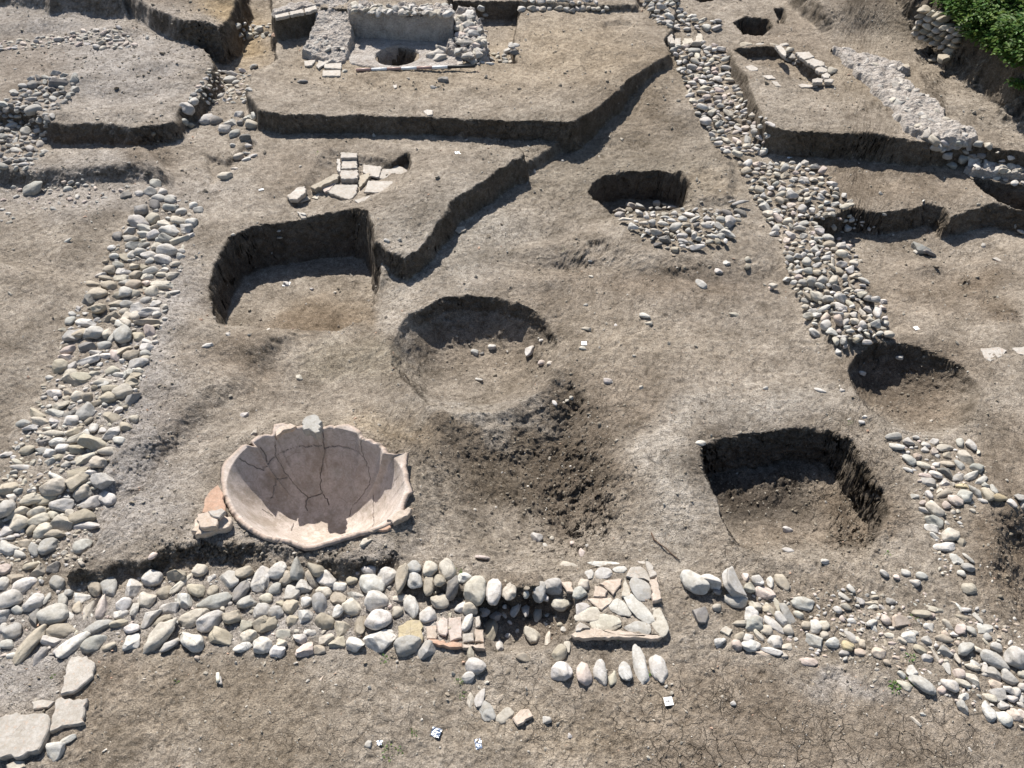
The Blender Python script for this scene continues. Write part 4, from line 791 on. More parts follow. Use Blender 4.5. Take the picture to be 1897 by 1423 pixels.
# ------------------------------------------------------------------ flat slabs, tiles and sherds
prng = np.random.default_rng(99)
def slab(name, pts, x0, y0, th, tone, label, cat, group=None, lift=0.0, mat=None, tilt=(0, 0), parent=None, sink=.25, jag=.12, fz=None):
    P_ = [(x0 + a / 3.744, y0 + b / 3.744) for a, b in pts]
    cu = sum(p[0] for p in P_) / len(P_); cv = sum(p[1] for p in P_) / len(P_)
    gx, gy, gz = hit([cu], [cv])
    zt = (gz[0] if fz is None else fz) + th * (1 - sink) + lift
    wx, wy = W([p[0] for p in P_], [p[1] for p in P_], zt)
    ox, oy = float(np.mean(wx)), float(np.mean(wy))
    ring = []
    n = len(wx)
    for k in range(n):
        a = np.array([wx[k] - ox, wy[k] - oy]); b = np.array([wx[(k + 1) % n] - ox, wy[(k + 1) % n] - oy])
        L_ = np.linalg.norm(b - a); m = max(1, int(L_ / .03)); nn = np.array([-(b - a)[1], (b - a)[0]]) / (L_ + 1e-9)
        for j in range(m):
            t_ = j / m
            ring.append(a + (b - a) * t_ + nn * (prng.normal(0, jag * th) if j else prng.normal(0, .002)))
    ring = np.array(ring); m = len(ring)
    area = .5 * np.sum(ring[:, 0] * np.roll(ring[:, 1], -1) - np.roll(ring[:, 0], -1) * ring[:, 1])
    if area < 0: ring = ring[::-1]
    bv = min(.25 * th, .008)
    cen = ring.mean(0)
    def inset(r, d):
        v = r - cen; l = np.linalg.norm(v, axis=1)[:, None] + 1e-9
        return cen + v * (1 - d / l)
    lv = [(inset(ring, bv * .8), -th), (ring + prng.normal(0, .1 * bv, ring.shape), -th * .55), (ring, -bv), (inset(ring, bv), 0.0), (inset(ring, bv * 1 + .25 * np.linalg.norm(ring - cen, axis=1)[:, None]), 0.0)]
    V = []; Fc = []
    for q, (r_, z_) in enumerate(lv):
        zz = z_ + (prng.normal(0, .0012, m) if q == 3 else np.zeros(m))
        for k in range(m): V.append((r_[k][0], r_[k][1], z_ + (zz[k] - z_ if q >= 3 else 0) + tilt[0] * r_[k][0] + tilt[1] * r_[k][1]))
    for q in range(len(lv) - 1):
        for k in range(m):
            k2 = (k + 1) % m
            Fc.append((q * m + k, q * m + k2, (q + 1) * m + k2, (q + 1) * m + k))
    V.append((cen[0], cen[1], tilt[0] * cen[0] + tilt[1] * cen[1])); c_ = len(V) - 1
    o4 = (len(lv) - 1) * m
    for k in range(m): Fc.append((o4 + k, o4 + (k + 1) % m, c_))
    Fc.append(tuple(range(m - 1, -1, -1)))
    me = mesh_from(name, V, Fc, False)
    o = add_obj(name, me, mat or M_TILE, parent, loc=(ox, oy, zt))
    c = np.array(TONE[tone]) * prng.uniform(.9, 1.08)
    o.color = (c[0], c[1], c[2], 1)
    if label: tag(o, label, cat, group)
    return o
TG = 'tile and slab fragments of the dig'
slab('stone_slab', [(-60,1085),(80,1045),(200,1045),(330,1052),(345,1085),(335,1150),(318,1200),(262,1298),(190,1312),(130,1350),(40,1340),(-60,1345)], 0, 1043, .07, 's', 'largest flat pale slab in the bottom left corner', 'slab', TG, mat=M_TILE)
slab('stone_slab', [(385,945),(480,938),(605,935),(582,995),(582,1108),(520,1118),(430,1130),(340,1172),(352,1090)], 0, 1043, .06, 's', 'squarish pale slab right of the big corner slab', 'slab', TG)
slab('stone_slab', [(490,650),(600,640),(655,690),(640,780),(600,820),(560,850),(500,895),(415,912),(432,850),(450,740)], 0, 1043, .06, 's', 'long upright pale slab just below the front cobble band', 'slab', TG)
slab('stone_slab', [(215,960),(290,948),(382,958),(335,1000),(230,1012)], 0, 1043, .03, 's', 'small thin pale slab above the corner slabs', 'slab', TG)
slab('stone_slab', [(40,1400),(110,1365),(165,1372),(172,1412),(60,1460)], 0, 1043, .03, 'c', 'small pale slab fragment cut by the bottom edge', 'slab', TG)
TILES = [
 (930,1043,[(405,130),(470,126),(515,142),(495,202),(452,202)],'t','small tile fragment between grey cobbles left of the tile platform',.03),
 (930,1043,[(642,160),(682,160),(732,190),(716,237),(636,232)],'t','square tile fragment at the left of the tile platform',.03),
 (930,1043,[(675,142),(740,112),(832,105),(826,150),(772,222),(728,180)],'t','pointed tile fragment in the middle of the tile platform',.03),
 (930,1043,[(585,246),(760,238),(768,262),(692,326),(665,312)],'t','triangular tile fragment on the left of the tile platform',.03),
 (930,1043,[(862,92),(895,26),(960,22),(1012,60),(1032,132),(990,110),(925,108)],'s','wide tile fragment at the top of the tile platform',.03),
 (930,1043,[(852,96),(885,180),(897,232),(830,232)],'c','narrow wedge of tile in the tile platform',.03),
 (930,1043,[(935,-18),(992,-18),(1002,8),(950,10)],'s','small tile piece on the far corner of the platform',.03),
 (930,1043,[(998,-20),(1040,5),(1075,85),(1028,105),(1005,40)],'s','far half of the raised tile edging on the right of the platform',.06),
 (930,1043,[(1028,112),(1076,90),(1108,252),(1046,268)],'t','near half of the raised tile edging on the right of the platform',.06),
 (930,1043,[(480,496),(512,472),(620,452),(900,478),(1112,514),(1090,524),(760,514),(500,516)],'t','long narrow tile edge along the front of the platform',.05),
 (930,1043,[(512,440),(542,408),(600,435),(612,450),(512,472)],'s','white tile corner at the front left of the platform',.04),
 (460,1043,[(1232,440),(1300,430),(1312,500),(1300,526),(1236,522)],'t','left tile piece of the drain tile row',.03),
 (460,1043,[(1306,415),(1350,374),(1384,390),(1384,480),(1370,505),(1318,490)],'p','second tile piece of the drain tile row',.03),
 (460,1043,[(1388,377),(1480,370),(1482,520),(1402,545),(1390,482)],'p','cracked broad tile in the middle of the drain row',.03),
 (460,1043,[(1238,528),(1300,530),(1400,548),(1482,552),(1482,582),(1400,586),(1270,552)],'o','orange tile edge facing the camera under the drain tiles',.05),
 (460,1043,[(1486,492),(1560,480),(1566,540),(1492,550)],'s','white tile piece right of the cracked drain tile',.03),
 (460,1043,[(1570,455),(1600,460),(1632,460),(1636,550),(1572,545)],'t','grey pink tile at the right end of the drain row',.03),
 (460,1043,[(1570,370),(1606,364),(1606,438),(1576,450)],'s','upright tile splinter above the drain row',.03),
 (460,1043,[(1486,562),(1636,556),(1641,590),(1486,587)],'t','long flat tile bar under the right end of drain row',.05),
 (930,1043,[(72,1076),(130,1016),(182,1010),(216,1060),(150,1112),(106,1126)],'t','thick square tile lying beside the small stone arc',.045),
 (930,1043,[(1512,470),(1555,432),(1602,462),(1575,505)],'c','flat cream tile chip left of the right front rubble',.02),
 (460,0,[(640,1055),(755,1060),(755,1092),(640,1096)],'s','farthest of the three tiles in the roof tile grave column',.04),
 (460,0,[(646,1106),(752,1106),(755,1166),(646,1170)],'s','middle of the three tiles in the roof tile grave column',.05),
 (460,0,[(641,1180),(765,1180),(762,1238),(640,1240)],'s','nearest and thickest tile of the roof tile grave column',.08),
 (460,0,[(540,1328),(600,1280),(757,1280),(750,1340),(700,1384),(640,1368)],'s','large broken tile in front of the grave tile column',.05),
 (460,0,[(268,1362),(340,1300),(396,1290),(398,1330),(340,1384),(285,1380)],'s','pale tile at the far left of the roof tile grave',.06),
 (460,0,[(430,1292),(600,1205),(634,1214),(604,1246),(460,1312)],'b','slanting dark edged tile left of the grave column',.07),
 (460,0,[(495,1302),(560,1255),(605,1265),(562,1320),(530,1332)],'p','small pink tile between slanting tile and large broken tile',.03),
 (460,0,[(766,1222),(840,1195),(846,1220),(772,1302)],'b','grey tile leaning right of the grave tile column',.07),
 (460,0,[(350,1405),(400,1350),(432,1380)],'c','cream triangular tile chip below the grave',.02),
 (460,0,[(438,1372),(505,1328),(480,1382)],'c','cream tile splinter below the slanting grave tile',.02),
 (460,0,[(735,1386),(840,1358),(858,1374),(762,1412)],'s','flat pale tile chip at the near edge of the grave',.02),
 (460,0,[(612,1100),(636,1100),(640,1192),(615,1182)],'s','thin tile standing against the left of the tile column',.06),
 (460,0,[(385,420),(470,414),(440,455),(390,456)],'s','leftmost pale tile in front of the plaster basin',.03),
 (460,0,[(502,395),(545,390),(560,430),(484,474),(470,456)],'s','rounded pale tile in front of the basin left wall',.03),
 (460,0,[(552,390),(650,378),(655,420),(562,430)],'p','far tile of the squared pile before the basin',.04),
 (460,0,[(525,442),(650,434),(642,477),(526,470)],'s','middle tile of the squared pile before the basin',.04),
 (460,0,[(515,486),(640,486),(640,526),(510,526)],'s','nearest tile of the squared pile before the basin',.04),
 (460,0,[(1334,392),(1400,386),(1482,392),(1490,440),(1440,455),(1342,440)],'s','white flat slab before the basin right wall',.04),
 (460,0,[(1212,768),(1240,758),(1282,764),(1278,795),(1240,800)],'s','white tile fragment on the lip of the long scarp',.03),
 (460,0,[(998,590),(1032,585),(1030,606),(1014,612)],'s','white chip on the terrace before the scale pole',.02),
 (460,350,[(1392,266),(1500,258),(1512,280),(1462,306),(1415,280)],'c','flat tile fragment at the foot of the diagonal scarp',.02),
 (460,350,[(340,155),(380,165),(405,200),(370,205)],'s','pale chip on the terrace behind the oval pit',.03),
 (1397,350,[(1575,1106),(1640,1100),(1700,1095),(1757,1120),(1720,1160),(1640,1196),(1600,1172)],'s','broad pale slab at the right edge beyond the round pit',.025),
 (1397,350,[(1780,1100),(1900,1090),(1960,1100),(1960,1170),(1830,1146)],'s','pale slab cut by the right edge beyond the pit',.025),
 (1397,350,[(1650,478),(1680,470),(1722,498),(1710,504)],'s','thin white splinter on the upper right terrace edge',.015),
 (930,0,[(1130,232),(1180,230),(1200,300),(1166,302)],'s','curved tile at the left of the tiles crossing the wall',.06),
 (930,0,[(1164,320),(1240,325),(1242,262),(1202,264)],'s','flat tile at the near left of the tiles crossing the wall',.05),
 (930,0,[(1246,316),(1330,292),(1320,265),(1262,266)],'c','middle tile of the tiles crossing the cobble wall',.05),
 (930,0,[(1336,286),(1402,284),(1378,230),(1358,230)],'c','right hand tile of the tiles crossing the cobble wall',.07),
 (930,0,[(1686,460),(1730,450),(1776,472),(1772,488),(1720,490)],'s','white square tile left inside the stone lined grave',.02),
 (930,0,[(1795,525),(1870,520),(1900,545),(1850,548)],'s','thin white tile strip inside the stone lined grave',.02),
 (1397,0,[(120,560),(160,565),(188,600),(150,596)],'s','near white tile strip inside the stone lined grave',.02),
 (1397,0,[(305,590),(330,580),(400,588),(440,585),(442,600),(330,606)],'s','broken white chips in front of stone lined grave',.02),
 (1397,0,[(1205,405),(1290,400),(1292,418),(1210,420)],'b','flat stone at the foot of the dry stone wall',.03),
 (1397,0,[(1278,376),(1370,370),(1372,388),(1310,415),(1282,400)],'b','block fallen from the dry stone wall',.07),
 (1397,0,[(960,660),(1050,640),(1220,655),(1215,672),(1090,668)],'s','flat slab bedded in the middle of the mortar wall',.03),
 (1397,0,[(980,455),(1075,440),(1085,462),(1000,472)],'b','dark edged slab on the right side of the mortar wall',.08),
]
for x0, y0, pts, tn, lb, th in TILES:
    slab('tile_fragment', pts, x0, y0, th, tn, lb, 'tile', TG, sink=.2 if th < .045 else .1)
slab('stone_slab', [(1040,440),(1100,402),(1190,396),(1212,440),(1206,540),(1140,592),(1100,618),(1012,590),(1038,520)], 460, 1043, .05, 'y', 'yellowish three sided slab among cobbles left of drain tiles', 'slab', TG, mat=M_STONE)
# plaster floor pieces of the roof-tile grave
for pts, lb in (([(800,1135),(860,1124),(905,1130),(926,1160),(905,1228),(842,1222),(790,1190)], 'cracked grey plaster patch right of the grave tile column'),
            ([(925,1136),(1000,1134),(1070,1158),(1106,1180),(1086,1240),(990,1246),(892,1236),(930,1165)], 'smooth pale plaster slab at the right of the grave'),
            ([(832,1252),(1000,1256),(1000,1330),(900,1336),(800,1332)], 'nearest pale plaster slab of the grave')):
    slab('plaster_slab', pts, 460, 0, .03, 's', lb, 'slab', TG, sink=.1)

# the leaning pile of terracotta sherds
SG = 'sherds of the stack beside the jar'
slab('pottery_sherd', [(1340,1035),(1370,962),(1480,950),(1602,962),(1606,1010),(1560,1045),(1350,1090)], 0, 700, .075, 't', 'thick bottom sherd of the terracotta stack beside the jar', 'sherd', SG, sink=0)
slab('pottery_sherd', [(1515,750),(1545,800),(1562,900),(1556,935),(1400,925),(1425,832),(1458,790)], 0, 700, .04, 'o', 'pointed orange sherd leaning at the back of the stack', 'sherd', SG, lift=.05, tilt=(0, .15), sink=0)
slab('pottery_sherd', [(1368,942),(1440,925),(1512,1000),(1500,1030),(1392,1036),(1364,985)], 0, 700, .06, 't', 'top left sherd resting on the terracotta stack', 'sherd', SG, lift=.08, sink=0)
slab('pottery_sherd', [(1440,925),(1540,902),(1566,925),(1520,970),(1478,962)], 0, 700, .05, 's', 'small dusty sherd on the right of the stack top', 'sherd', SG, lift=.10, sink=0)

# ------------------------------------------------------------------ broken storage jar sunk in the ground
M_CLAY = stone_material('fired_clay', 'attr')
def rimz(v): return .14 + (.22 - .14) * np.clip((1010 - v) / 215, 0, 1)
jc = W(587, 893, .16); jx, jy = float(jc[0]), float(jc[1])
rw = [(float(W(a, b, rimz(b))[0]) - jx, float(W(a, b, rimz(b))[1]) - jy, float(rimz(b))) for a, b in RIM]
rth = np.array([math.atan2(b, a) for a, b, c in rw]); rR = np.array([math.hypot(a, b) for a, b, c in rw]); rZ = np.array([c for a, b, c in rw])
o_ = np.argsort(rth); rth, rR, rZ = rth[o_], rR[o_], rZ[o_]
def rimR(t): return np.interp(t, np.concatenate([rth - 2 * math.pi, rth, rth + 2 * math.pi]), np.tile(rR, 3))
def rimZ0(t): return np.interp(t, np.concatenate([rth - 2 * math.pi, rth, rth + 2 * math.pi]), np.tile(rZ, 3))
_g = np.linspace(-math.pi, math.pi, 361); _w = np.hanning(83)[1:-1]; _w /= _w.sum()
_sr = np.convolve(np.tile(rimR(_g)[:-1], 3), _w, 'same')[360:721]; _sz = np.convolve(np.tile(rimZ0(_g)[:-1], 3), _w, 'same')[360:721]
def smR(t): return np.interp((np.asarray(t) + math.pi) % (2 * math.pi) - math.pi, _g, _sr)
def smZ(t): return np.interp((np.asarray(t) + math.pi) % (2 * math.pi) - math.pi, _g, _sz)
JB = -.50
def jar_z(r, t):       # gentle near side, steep far side
    k = r / smR(t); p = 2.45 + .35 * np.sin(t)
    zz = lambda kk: JB + (smZ(t) + .012 - JB) * np.clip(kk, 0, 1) ** p + .3 * np.clip(kk - 1, 0, 1)
    R_ = rimR(t)
    return zz(k) + (rimZ0(t) + .012 - zz(R_ / smR(t))) * np.clip(r / R_, 0, 1) ** 7
def jar_hit(u, v):
    a = (u - CX) / F_PX; b = -(v - CY) / F_PX; dy = CP + b * SP; dz = -SP + b * CP
    for z in np.linspace(.3, -.5, 400):
        t = (z - CAM_H) / dz; x = t * a - jx; y = t * dy - jy
        if float(jar_z(math.hypot(x, y), math.atan2(y, x))) > z: return x, y, z
    return x, y, z
NT, NR_ = 720, 170
tt = np.linspace(-math.pi, math.pi, NT, endpoint=False)
Rt = rimR(tt) + .006 * fbm(tt * 5, tt * 0 + 3, 3, 3, 5)
q = np.linspace(0.004, 1, NR_)[:, None] * Rt[None, :]
TT = np.broadcast_to(tt[None, :], q.shape)
X = q * np.cos(TT); Y = q * np.sin(TT); Z = jar_z(q, TT) + .004 * fbm(X, Y, 5, 3, 61)
CR = [[(190,410),(190,520),(200,560),(245,640),(285,690),(330,750),(385,800),(415,830),(395,870),(410,920)],
      [(105,640),(150,580),(200,530),(260,500),(325,475),(400,475),(450,465),(540,480),(620,470),(700,485),(760,510),(810,560),(835,620),(845,690),(840,740),(800,800),(760,850)],
      [(495,350),(520,380),(520,470),(530,500),(515,580),(500,660),(500,740),(510,800),(415,830)], [(510,800),(550,840),(560,880)], [(780,430),(785,500),(800,540)],
      [(85,480),(120,540),(130,580)], [(870,810),(865,900),(870,1000),(860,1060)], [(1030,690),(1000,760)], [(95,910),(170,960)], [(160,840),(185,740),(190,700),(270,690)], [(700,960),(730,880),(770,840)],
      [(320,1010),(300,1060)], [(-60,560),(0,600),(105,640)]]
dist = np.full(X.shape, 9.0); jr = np.random.default_rng(4)
for line in CR:
    pts3 = []
    for k in range(len(line) - 1):
        (a0, b0), (a1, b1) = line[k], line[k + 1]
        m = max(2, int(math.hypot(a1 - a0, b1 - b0) / 14))
        for j in range(m):
            f = j / m
            pts3.append(jar_hit(460 + (a0 + (a1 - a0) * f + jr.normal(0, 3)) / 3.744, 700 + (b0 + (b1 - b0) * f + jr.normal(0, 3)) / 3.744))
    pts3.append(jar_hit(460 + line[-1][0] / 3.744, 700 + line[-1][1] / 3.744))
    for p0, p1 in zip(pts3[:-1], pts3[1:]):
        e = np.array(p1) - np.array(p0); L2 = e @ e + 1e-12
        t_ = np.clip(((X - p0[0]) * e[0] + (Y - p0[1]) * e[1] + (Z - p0[2]) * e[2]) / L2, 0, 1)
        dist = np.minimum(dist, np.sqrt((X - p0[0] - t_ * e[0]) ** 2 + (Y - p0[1] - t_ * e[1]) ** 2 + (Z - p0[2] - t_ * e[2]) ** 2))
wcr = .0045 * (1 + .5 * fbm(X, Y, 9, 2, 77))
crk = np.clip(1.35 - dist / wcr, 0, 1)
Z = Z - .010 * crk
clay = np.array((.50, .435, .39)); ter = np.array((.43, .345, .29)); pale = np.array((.50, .47, .44))
colr = np.tile(clay, X.shape + (1,)) * (1 + .14 * fbm(X, Y, 3, 4, 91))[..., None]
for a, b, rr, s_ in ((640,660,.10,.8),(430,740,.10,.5),(720,780,.10,.5),(110,1040,.06,.9),(600,940,.04,.5),(300,900,.12,.25),(900,760,.10,.3)):
    p = jar_hit(460 + a / 3.744, 700 + b / 3.744)
    d = np.hypot(np.hypot(X - p[0], Y - p[1]), Z - p[2])
    k_ = (s_ * np.exp(-(d / rr) ** 2) * np.clip(.5 + 1.4 * fbm(X, Y, 16, 4, 15), 0, 1))[..., None]
    colr = colr * (1 - k_) + pale * k_
st_ = np.clip(fbm(X, Y, 4, 5, 19, .65) * 2.0 - .05, 0, .55)[..., None]; colr = colr * (1 - st_) + np.array((.27,.22,.17)) * st_
colr = colr * (1 - crk[..., None] * .92) + np.array((.02,.016,.012)) * crk[..., None] * .92
TH = .05
jag = .5 + .5 * fbm(tt * 9, tt * 0, 2, 3, 3)
ring_top = np.stack([(Rt + TH * .45) * np.cos(tt), (Rt + TH * .45) * np.sin(tt), Z[-1] + .006 + .008 * jag], -1)
outR = (Rt[None, :] + TH) * np.linspace(1, .55, 30)[:, None] + 0 * q[:30]
OX = outR * np.cos(tt)[None, :]; OY = outR * np.sin(tt)[None, :]; OZ = jar_z(np.clip(outR - TH, 0, 9), np.broadcast_to(tt, outR.shape)) - .012
V = np.concatenate([np.stack([X, Y, Z], -1).reshape(-1, 3), ring_top, np.stack([OX, OY, OZ], -1).reshape(-1, 3)])
CO = np.concatenate([colr.reshape(-1, 3), np.tile(ter, (NT, 1)), np.tile(ter * .9, (NT * 30, 1))])
rows_ = NR_ + 1 + 30
idx = np.arange(rows_ * NT).reshape(rows_, NT); nx = np.roll(idx, -1, axis=1)
Fq = np.stack([idx[:-1], nx[:-1], nx[1:], idx[1:]], -1).reshape(-1, 4)
jar = add_empty('storage_jar', (jx, jy, 0))
tag(jar, 'broken sunken terracotta storage jar, open bowl crossed by dark cracks', 'jar')
me = raw_mesh('jar_bowl', V, Fq, True)
ca = me.color_attributes.new('tone', 'FLOAT_COLOR', 'POINT'); ca.data.foreach_set('color', np.concatenate([CO, np.ones((len(CO), 1))], 1).ravel().astype(np.float32))
add_obj('bowl', me, M_CLAY, jar)
def jpart(name, pts, th, tone, lift=0.0, tilt=(0, 0), fz=None, mat=None):
    o = slab(name, pts, 460, 700, th, tone, None, None, lift=lift, tilt=tilt, fz=fz, sink=0, mat=mat)
    o.parent = jar; o.location = (o.location[0] - jx, o.location[1] - jy, o.location[2]); return o
jpart('rim_fragment', [(960,985),(1010,945),(1110,896),(1134,906),(1120,936),(1060,975),(1005,1004)], .07, 't', fz=.12)
jpart('rim_fragment', [(885,1022),(930,1008),(984,1006),(990,1040),(932,1062),(880,1046)], .06, 'o', fz=.10)
jpart('rim_fragment', [(184,376),(214,336),(290,316),(334,336),(300,352),(226,372),(192,404)], .05, 't', fz=.20)
jpart('rim_fragment', [(640,1096),(760,1058),(860,1046),(866,1060),(700,1090)], .04, 't', fz=.12)
slab('rim_stone', [(372,308),(400,266),(462,250),(494,286),(500,376),(440,366),(372,340)], 460, 700, .10, 'g', 'angular grey rock lying on the back rim of the jar', 'rock', fz=.22, mat=M_STONE, sink=0)

# ------------------------------------------------------------------ rough mortar masonry
def mortar_material():
    m, t, b = new_mat('lime_mortar', .95)
    pos = N(t, 'ShaderNodeNewGeometry').outputs['Position']
    n1 = noise(t, pos, 6, 6, .7); n2 = noise(t, pos, 40, 5, .7)
    col = mixc(t, ramp_node(t, n1, .35, .65), (.36,.315,.275,1), (.57,.53,.485,1))
    col = mixc(t, 1.0, col, ramp_node(t, n2, .3, .7, (.72,.70,.68,1), (1.22,1.22,1.22,1)), 'MULTIPLY')
    L(t, col, b.inputs['Base Color'])
    v = N(t, 'ShaderNodeTexVoronoi', Scale=24.0); L(t, pos, v.inputs['Vector'])
    hgt = mathn(t, 'ADD', mathn(t, 'MULTIPLY', n2, 1.2), mathn(t, 'MULTIPLY', v.outputs['Distance'], -.6))
    bp = N(t, 'ShaderNodeBump', Strength=1.0, Distance=.04); L(t, hgt, bp.inputs['Height']); L(t, bp.outputs[0], b.inputs['Normal'])
    return m
M_MORTAR = mortar_material()
def rough_block(name, pts, zp, ztop, zbot, rough=.02, edge=.03, step=.012, warp=.03, parent=None, seed=0, mat=None, cells=0.0):
    """solid lump with a broken, uneven top over a polygon given in photo pixels on the plane zp"""
    wp = [tuple(float(q_) for q_ in W(a, b, zp)) for a, b in pts]
    x0 = min(p[0] for p in wp) - .06; x1 = max(p[0] for p in wp) + .06; y0 = min(p[1] for p in wp) - .06; y1 = max(p[1] for p in wp) + .06
    nx_ = max(8, int((x1 - x0) / step)); ny_ = max(8, int((y1 - y0) / step))
    xs, ys = np.meshgrid(np.linspace(x0, x1, nx_), np.linspace(y0, y1, ny_))
    x = xs.ravel(); y = ys.ravel()
    s_ = poly_sd(x + warp * fbm(x, y, 5, 3, seed), y + warp * fbm(x, y, 5, 3, seed + 9), wp)
    zt = ztop(x, y) if callable(ztop) else np.full(x.shape, ztop)
    zt = zt + rough * fbm(x, y, 6, 4, seed + 3, .6)
    if cells:
        d1, d2 = worley(x, y, 7, seed + 4); zt = zt + cells * (.5 - d1)
    k_ = sstep(-edge, edge * .3, s_)
    z = zbot + (zt - zbot) * k_
    idx_ = np.arange(nx_ * ny_).reshape(ny_, nx_)
    keepv = (s_ > -edge * 1.3).reshape(ny_, nx_)
    kf = keepv[:-1, :-1] & keepv[:-1, 1:] & keepv[1:, 1:] & keepv[1:, :-1]
    Fq_ = np.stack([idx_[:-1, :-1], idx_[:-1, 1:], idx_[1:, 1:], idx_[1:, :-1]], -1)[kf]
    used, inv = np.unique(Fq_.ravel(), return_inverse=True)
    V_ = np.stack([x, y, z], 1)[used]
    cx_, cy_ = V_[:, 0].mean(), V_[:, 1].mean()
    V_[:, 0] -= cx_; V_[:, 1] -= cy_
    me_ = raw_mesh(name, V_, inv.reshape(-1, 4), True)
    o = add_obj(name, me_, mat or M_MORTAR, parent)
    pl = parent.location if parent else (0, 0, 0)
    o.location = (cx_ - pl[0], cy_ - pl[1], 0 - pl[2])
    return o
def yline(v0, z0, v1, z1, zp):
    ya = float(W(CX, v0, zp)[1]); yb = float(W(CX, v1, zp)[1])
    return lambda x, y: z0 + (z1 - z0) * np.clip((y - ya) / (yb - ya), 0, 1)
bc = W(740, 90, .46)
basin = add_empty('plaster_basin', (float(bc[0]), float(bc[1]), .46))
tag(basin, 'ruined basin of pale pinkish plaster with broken walls and a hole', 'basin')
rough_block('side_wall', [(592,18),(648,20),(652,55),(645,84),(638,100),(600,98),(562,88),(585,50)], .62, yline(96, .52, 30, .88, .62), .40, .07, .05, .010, .06, parent=basin, seed=11)
rough_block('back_wall', [(644,27),(700,31),(760,34),(838,37),(840,20),(760,16),(644,10)], .84, .90, .40, .10, .03, .008, .03, parent=basin, seed=21)
rough_block('side_wall', [(838,42),(872,36),(892,52),(900,96),(880,106),(850,98),(828,92),(842,68)], .55, yline(100, .52, 45, .72, .55), .40, .10, .05, .010, .05, parent=basin, seed=31, cells=.06)
hx0, hy0 = W(735, 106, .46)
def floor_top(x, y):
    d = np.hypot((x - hx0) / .34, (y - hy0) / .36)
    return .485 - .6 * sstep(1.05, .85, d + .08 * fbm(x, y, 6, 3, 5))
rough_block('basin_floor', [(640,60),(840,60),(850,98),(848,122),(800,127),(700,127),(652,118),(640,95)], .47, floor_top, .38, .012, .05, parent=basin, seed=41)
o = rough_block('mortar_wall', [(1549,88),(1568,86),(1595,93),(1630,106),(1684,118),(1684,126),(1664,130),(1680,148),(1700,166),(1726,182),(1748,200),(1750,212),(1780,232),(1812,245),(1812,255),(1760,256),(1718,249),(1686,236),(1672,214),(1640,184),(1616,156),(1585,122)], .52,
    .525, .36, .06, .06, .010, .08, seed=51, cells=.04)
tag(o, 'long low wall of rubble and pale mortar crossing the upper right', 'wall')
o = rough_block('mortar_block', [(1795,296),(1830,290),(1897,292),(1960,300),(1960,328),(1900,324),(1850,320),(1812,316),(1790,308)], .20, .20, -.15, .10, .05, .010, .06, seed=61, cells=.06)
tag(o, 'rough mortar lump above the dark hole at the right edge', 'rubble block')
# tile-capped corner above the dark corridor niche
for k, (pts, lb) in enumerate([([(60,110),(150,88),(160,110),(65,130)], 'left'), ([(160,86),(250,66),(262,92),(165,108)], 'middle'), ([(262,64),(345,40),(350,70),(268,90)], 'right')]):
    slab('tile_fragment', [(a + 125, b - 5) for a, b in pts], 460, 0, .05, 's', 'thin edge tile capping the dark niche, ' + lb + ' of three', 'tile', TG, fz=.82, sink=0)
o = rough_block('capping_rubble', [(512,26),(560,16),(592,10),(594,2),(540,8),(505,20)], .84, .86, .78, .03, .03, seed=71, cells=.05)
tag(o, 'crumbling rubble cap on the earth block beside the basin', 'rubble')

def dry_wall(name, a, b, za, zb, courses, ch, n, depth, label):
    """courses of roughly squared stones between two photo pixels (foot of the wall)"""
    ax, ay = (float(q_) for q_ in W(a[0], a[1], za)); bx, by = (float(q_) for q_ in W(b[0], b[1], zb))
    L_ = math.hypot(bx - ax, by - ay); th_ = math.atan2(by - ay, bx - ax)
    items_ = []; r = np.random.default_rng(len(name) + n)
    for c_ in range(courses):
        t_ = r.uniform(0, .3) / n
        while t_ < 1:
            w_ = r.uniform(.7, 1.35) / n
            m_ = min(t_ + w_ / 2, 1)
            if c_ == courses - 1 and r.random() < .15: t_ += w_; continue
            cx_ = ax + (bx - ax) * m_; cy_ = ay + (by - ay) * m_
            items_.append(((cx_ - ax, cy_ - ay, (zb - za) * m_ + ch * (c_ + .5)), Euler((r.normal(0, .05), r.normal(0, .04), th_ + r.normal(0, .06))), (w_ * L_ * .5, depth * r.uniform(.85, 1.1), ch * .53), np.array(TONE[r.choice(list('scbs'))]) * r.uniform(.75, 1.0)))
            t_ += w_
    o = merged(name, items_, ICO3, ICO3F, M_RUBBLE, label, 'wall', True, ('block', 'chip'), 8)
    del o['kind']; o.location = (ax, ay, za)
    return o
dry_wall('dry_stone_wall', (1690,62), (1766,100), .62, .62, 5, .095, 6, .14, 'short dry stone wall of squared blocks against the weedy bank')
dry_wall('grave_lining', (1452,108), (1536,150), .28, .28, 3, .065, 7, .09, 'stacked stone lining on the right side of the grave cut')
dry_wall('grave_lining', (1366,94), (1448,96), .30, .30, 2, .07, 4, .08, 'low stone lining at the far end of the grave cut')
for k, (pts, lb) in enumerate([([(145,315),(186,311),(222,352),(222,392),(190,372)], 'leaning tile at the far corner of the stone lined grave'),
        ([(285,362),(380,356),(420,392),(350,412),(318,395)], 'large square cap stone on the grave lining'), ([(352,420),(410,402),(492,432),(490,455),(420,462)], 'second square cap stone on the grave lining'),
        ([(425,475),(470,460),(512,480),(500,500),(450,500)], 'third smaller cap stone on the grave lining'), ([(470,515),(510,500),(532,522),(520,540),(488,538)], 'nearest small cap stone on the grave lining'),
        ([(404,548),(440,538),(482,548),(476,570),(410,570)], 'white block at the near corner of the grave'), ([(486,552),(520,545),(552,550),(545,568),(492,570)], 'thin white chip beside the near grave corner')]):
    slab('cap_stone', pts, 1397, 0, .055, 's', lb, 'slab', TG, fz=.44, sink=0)

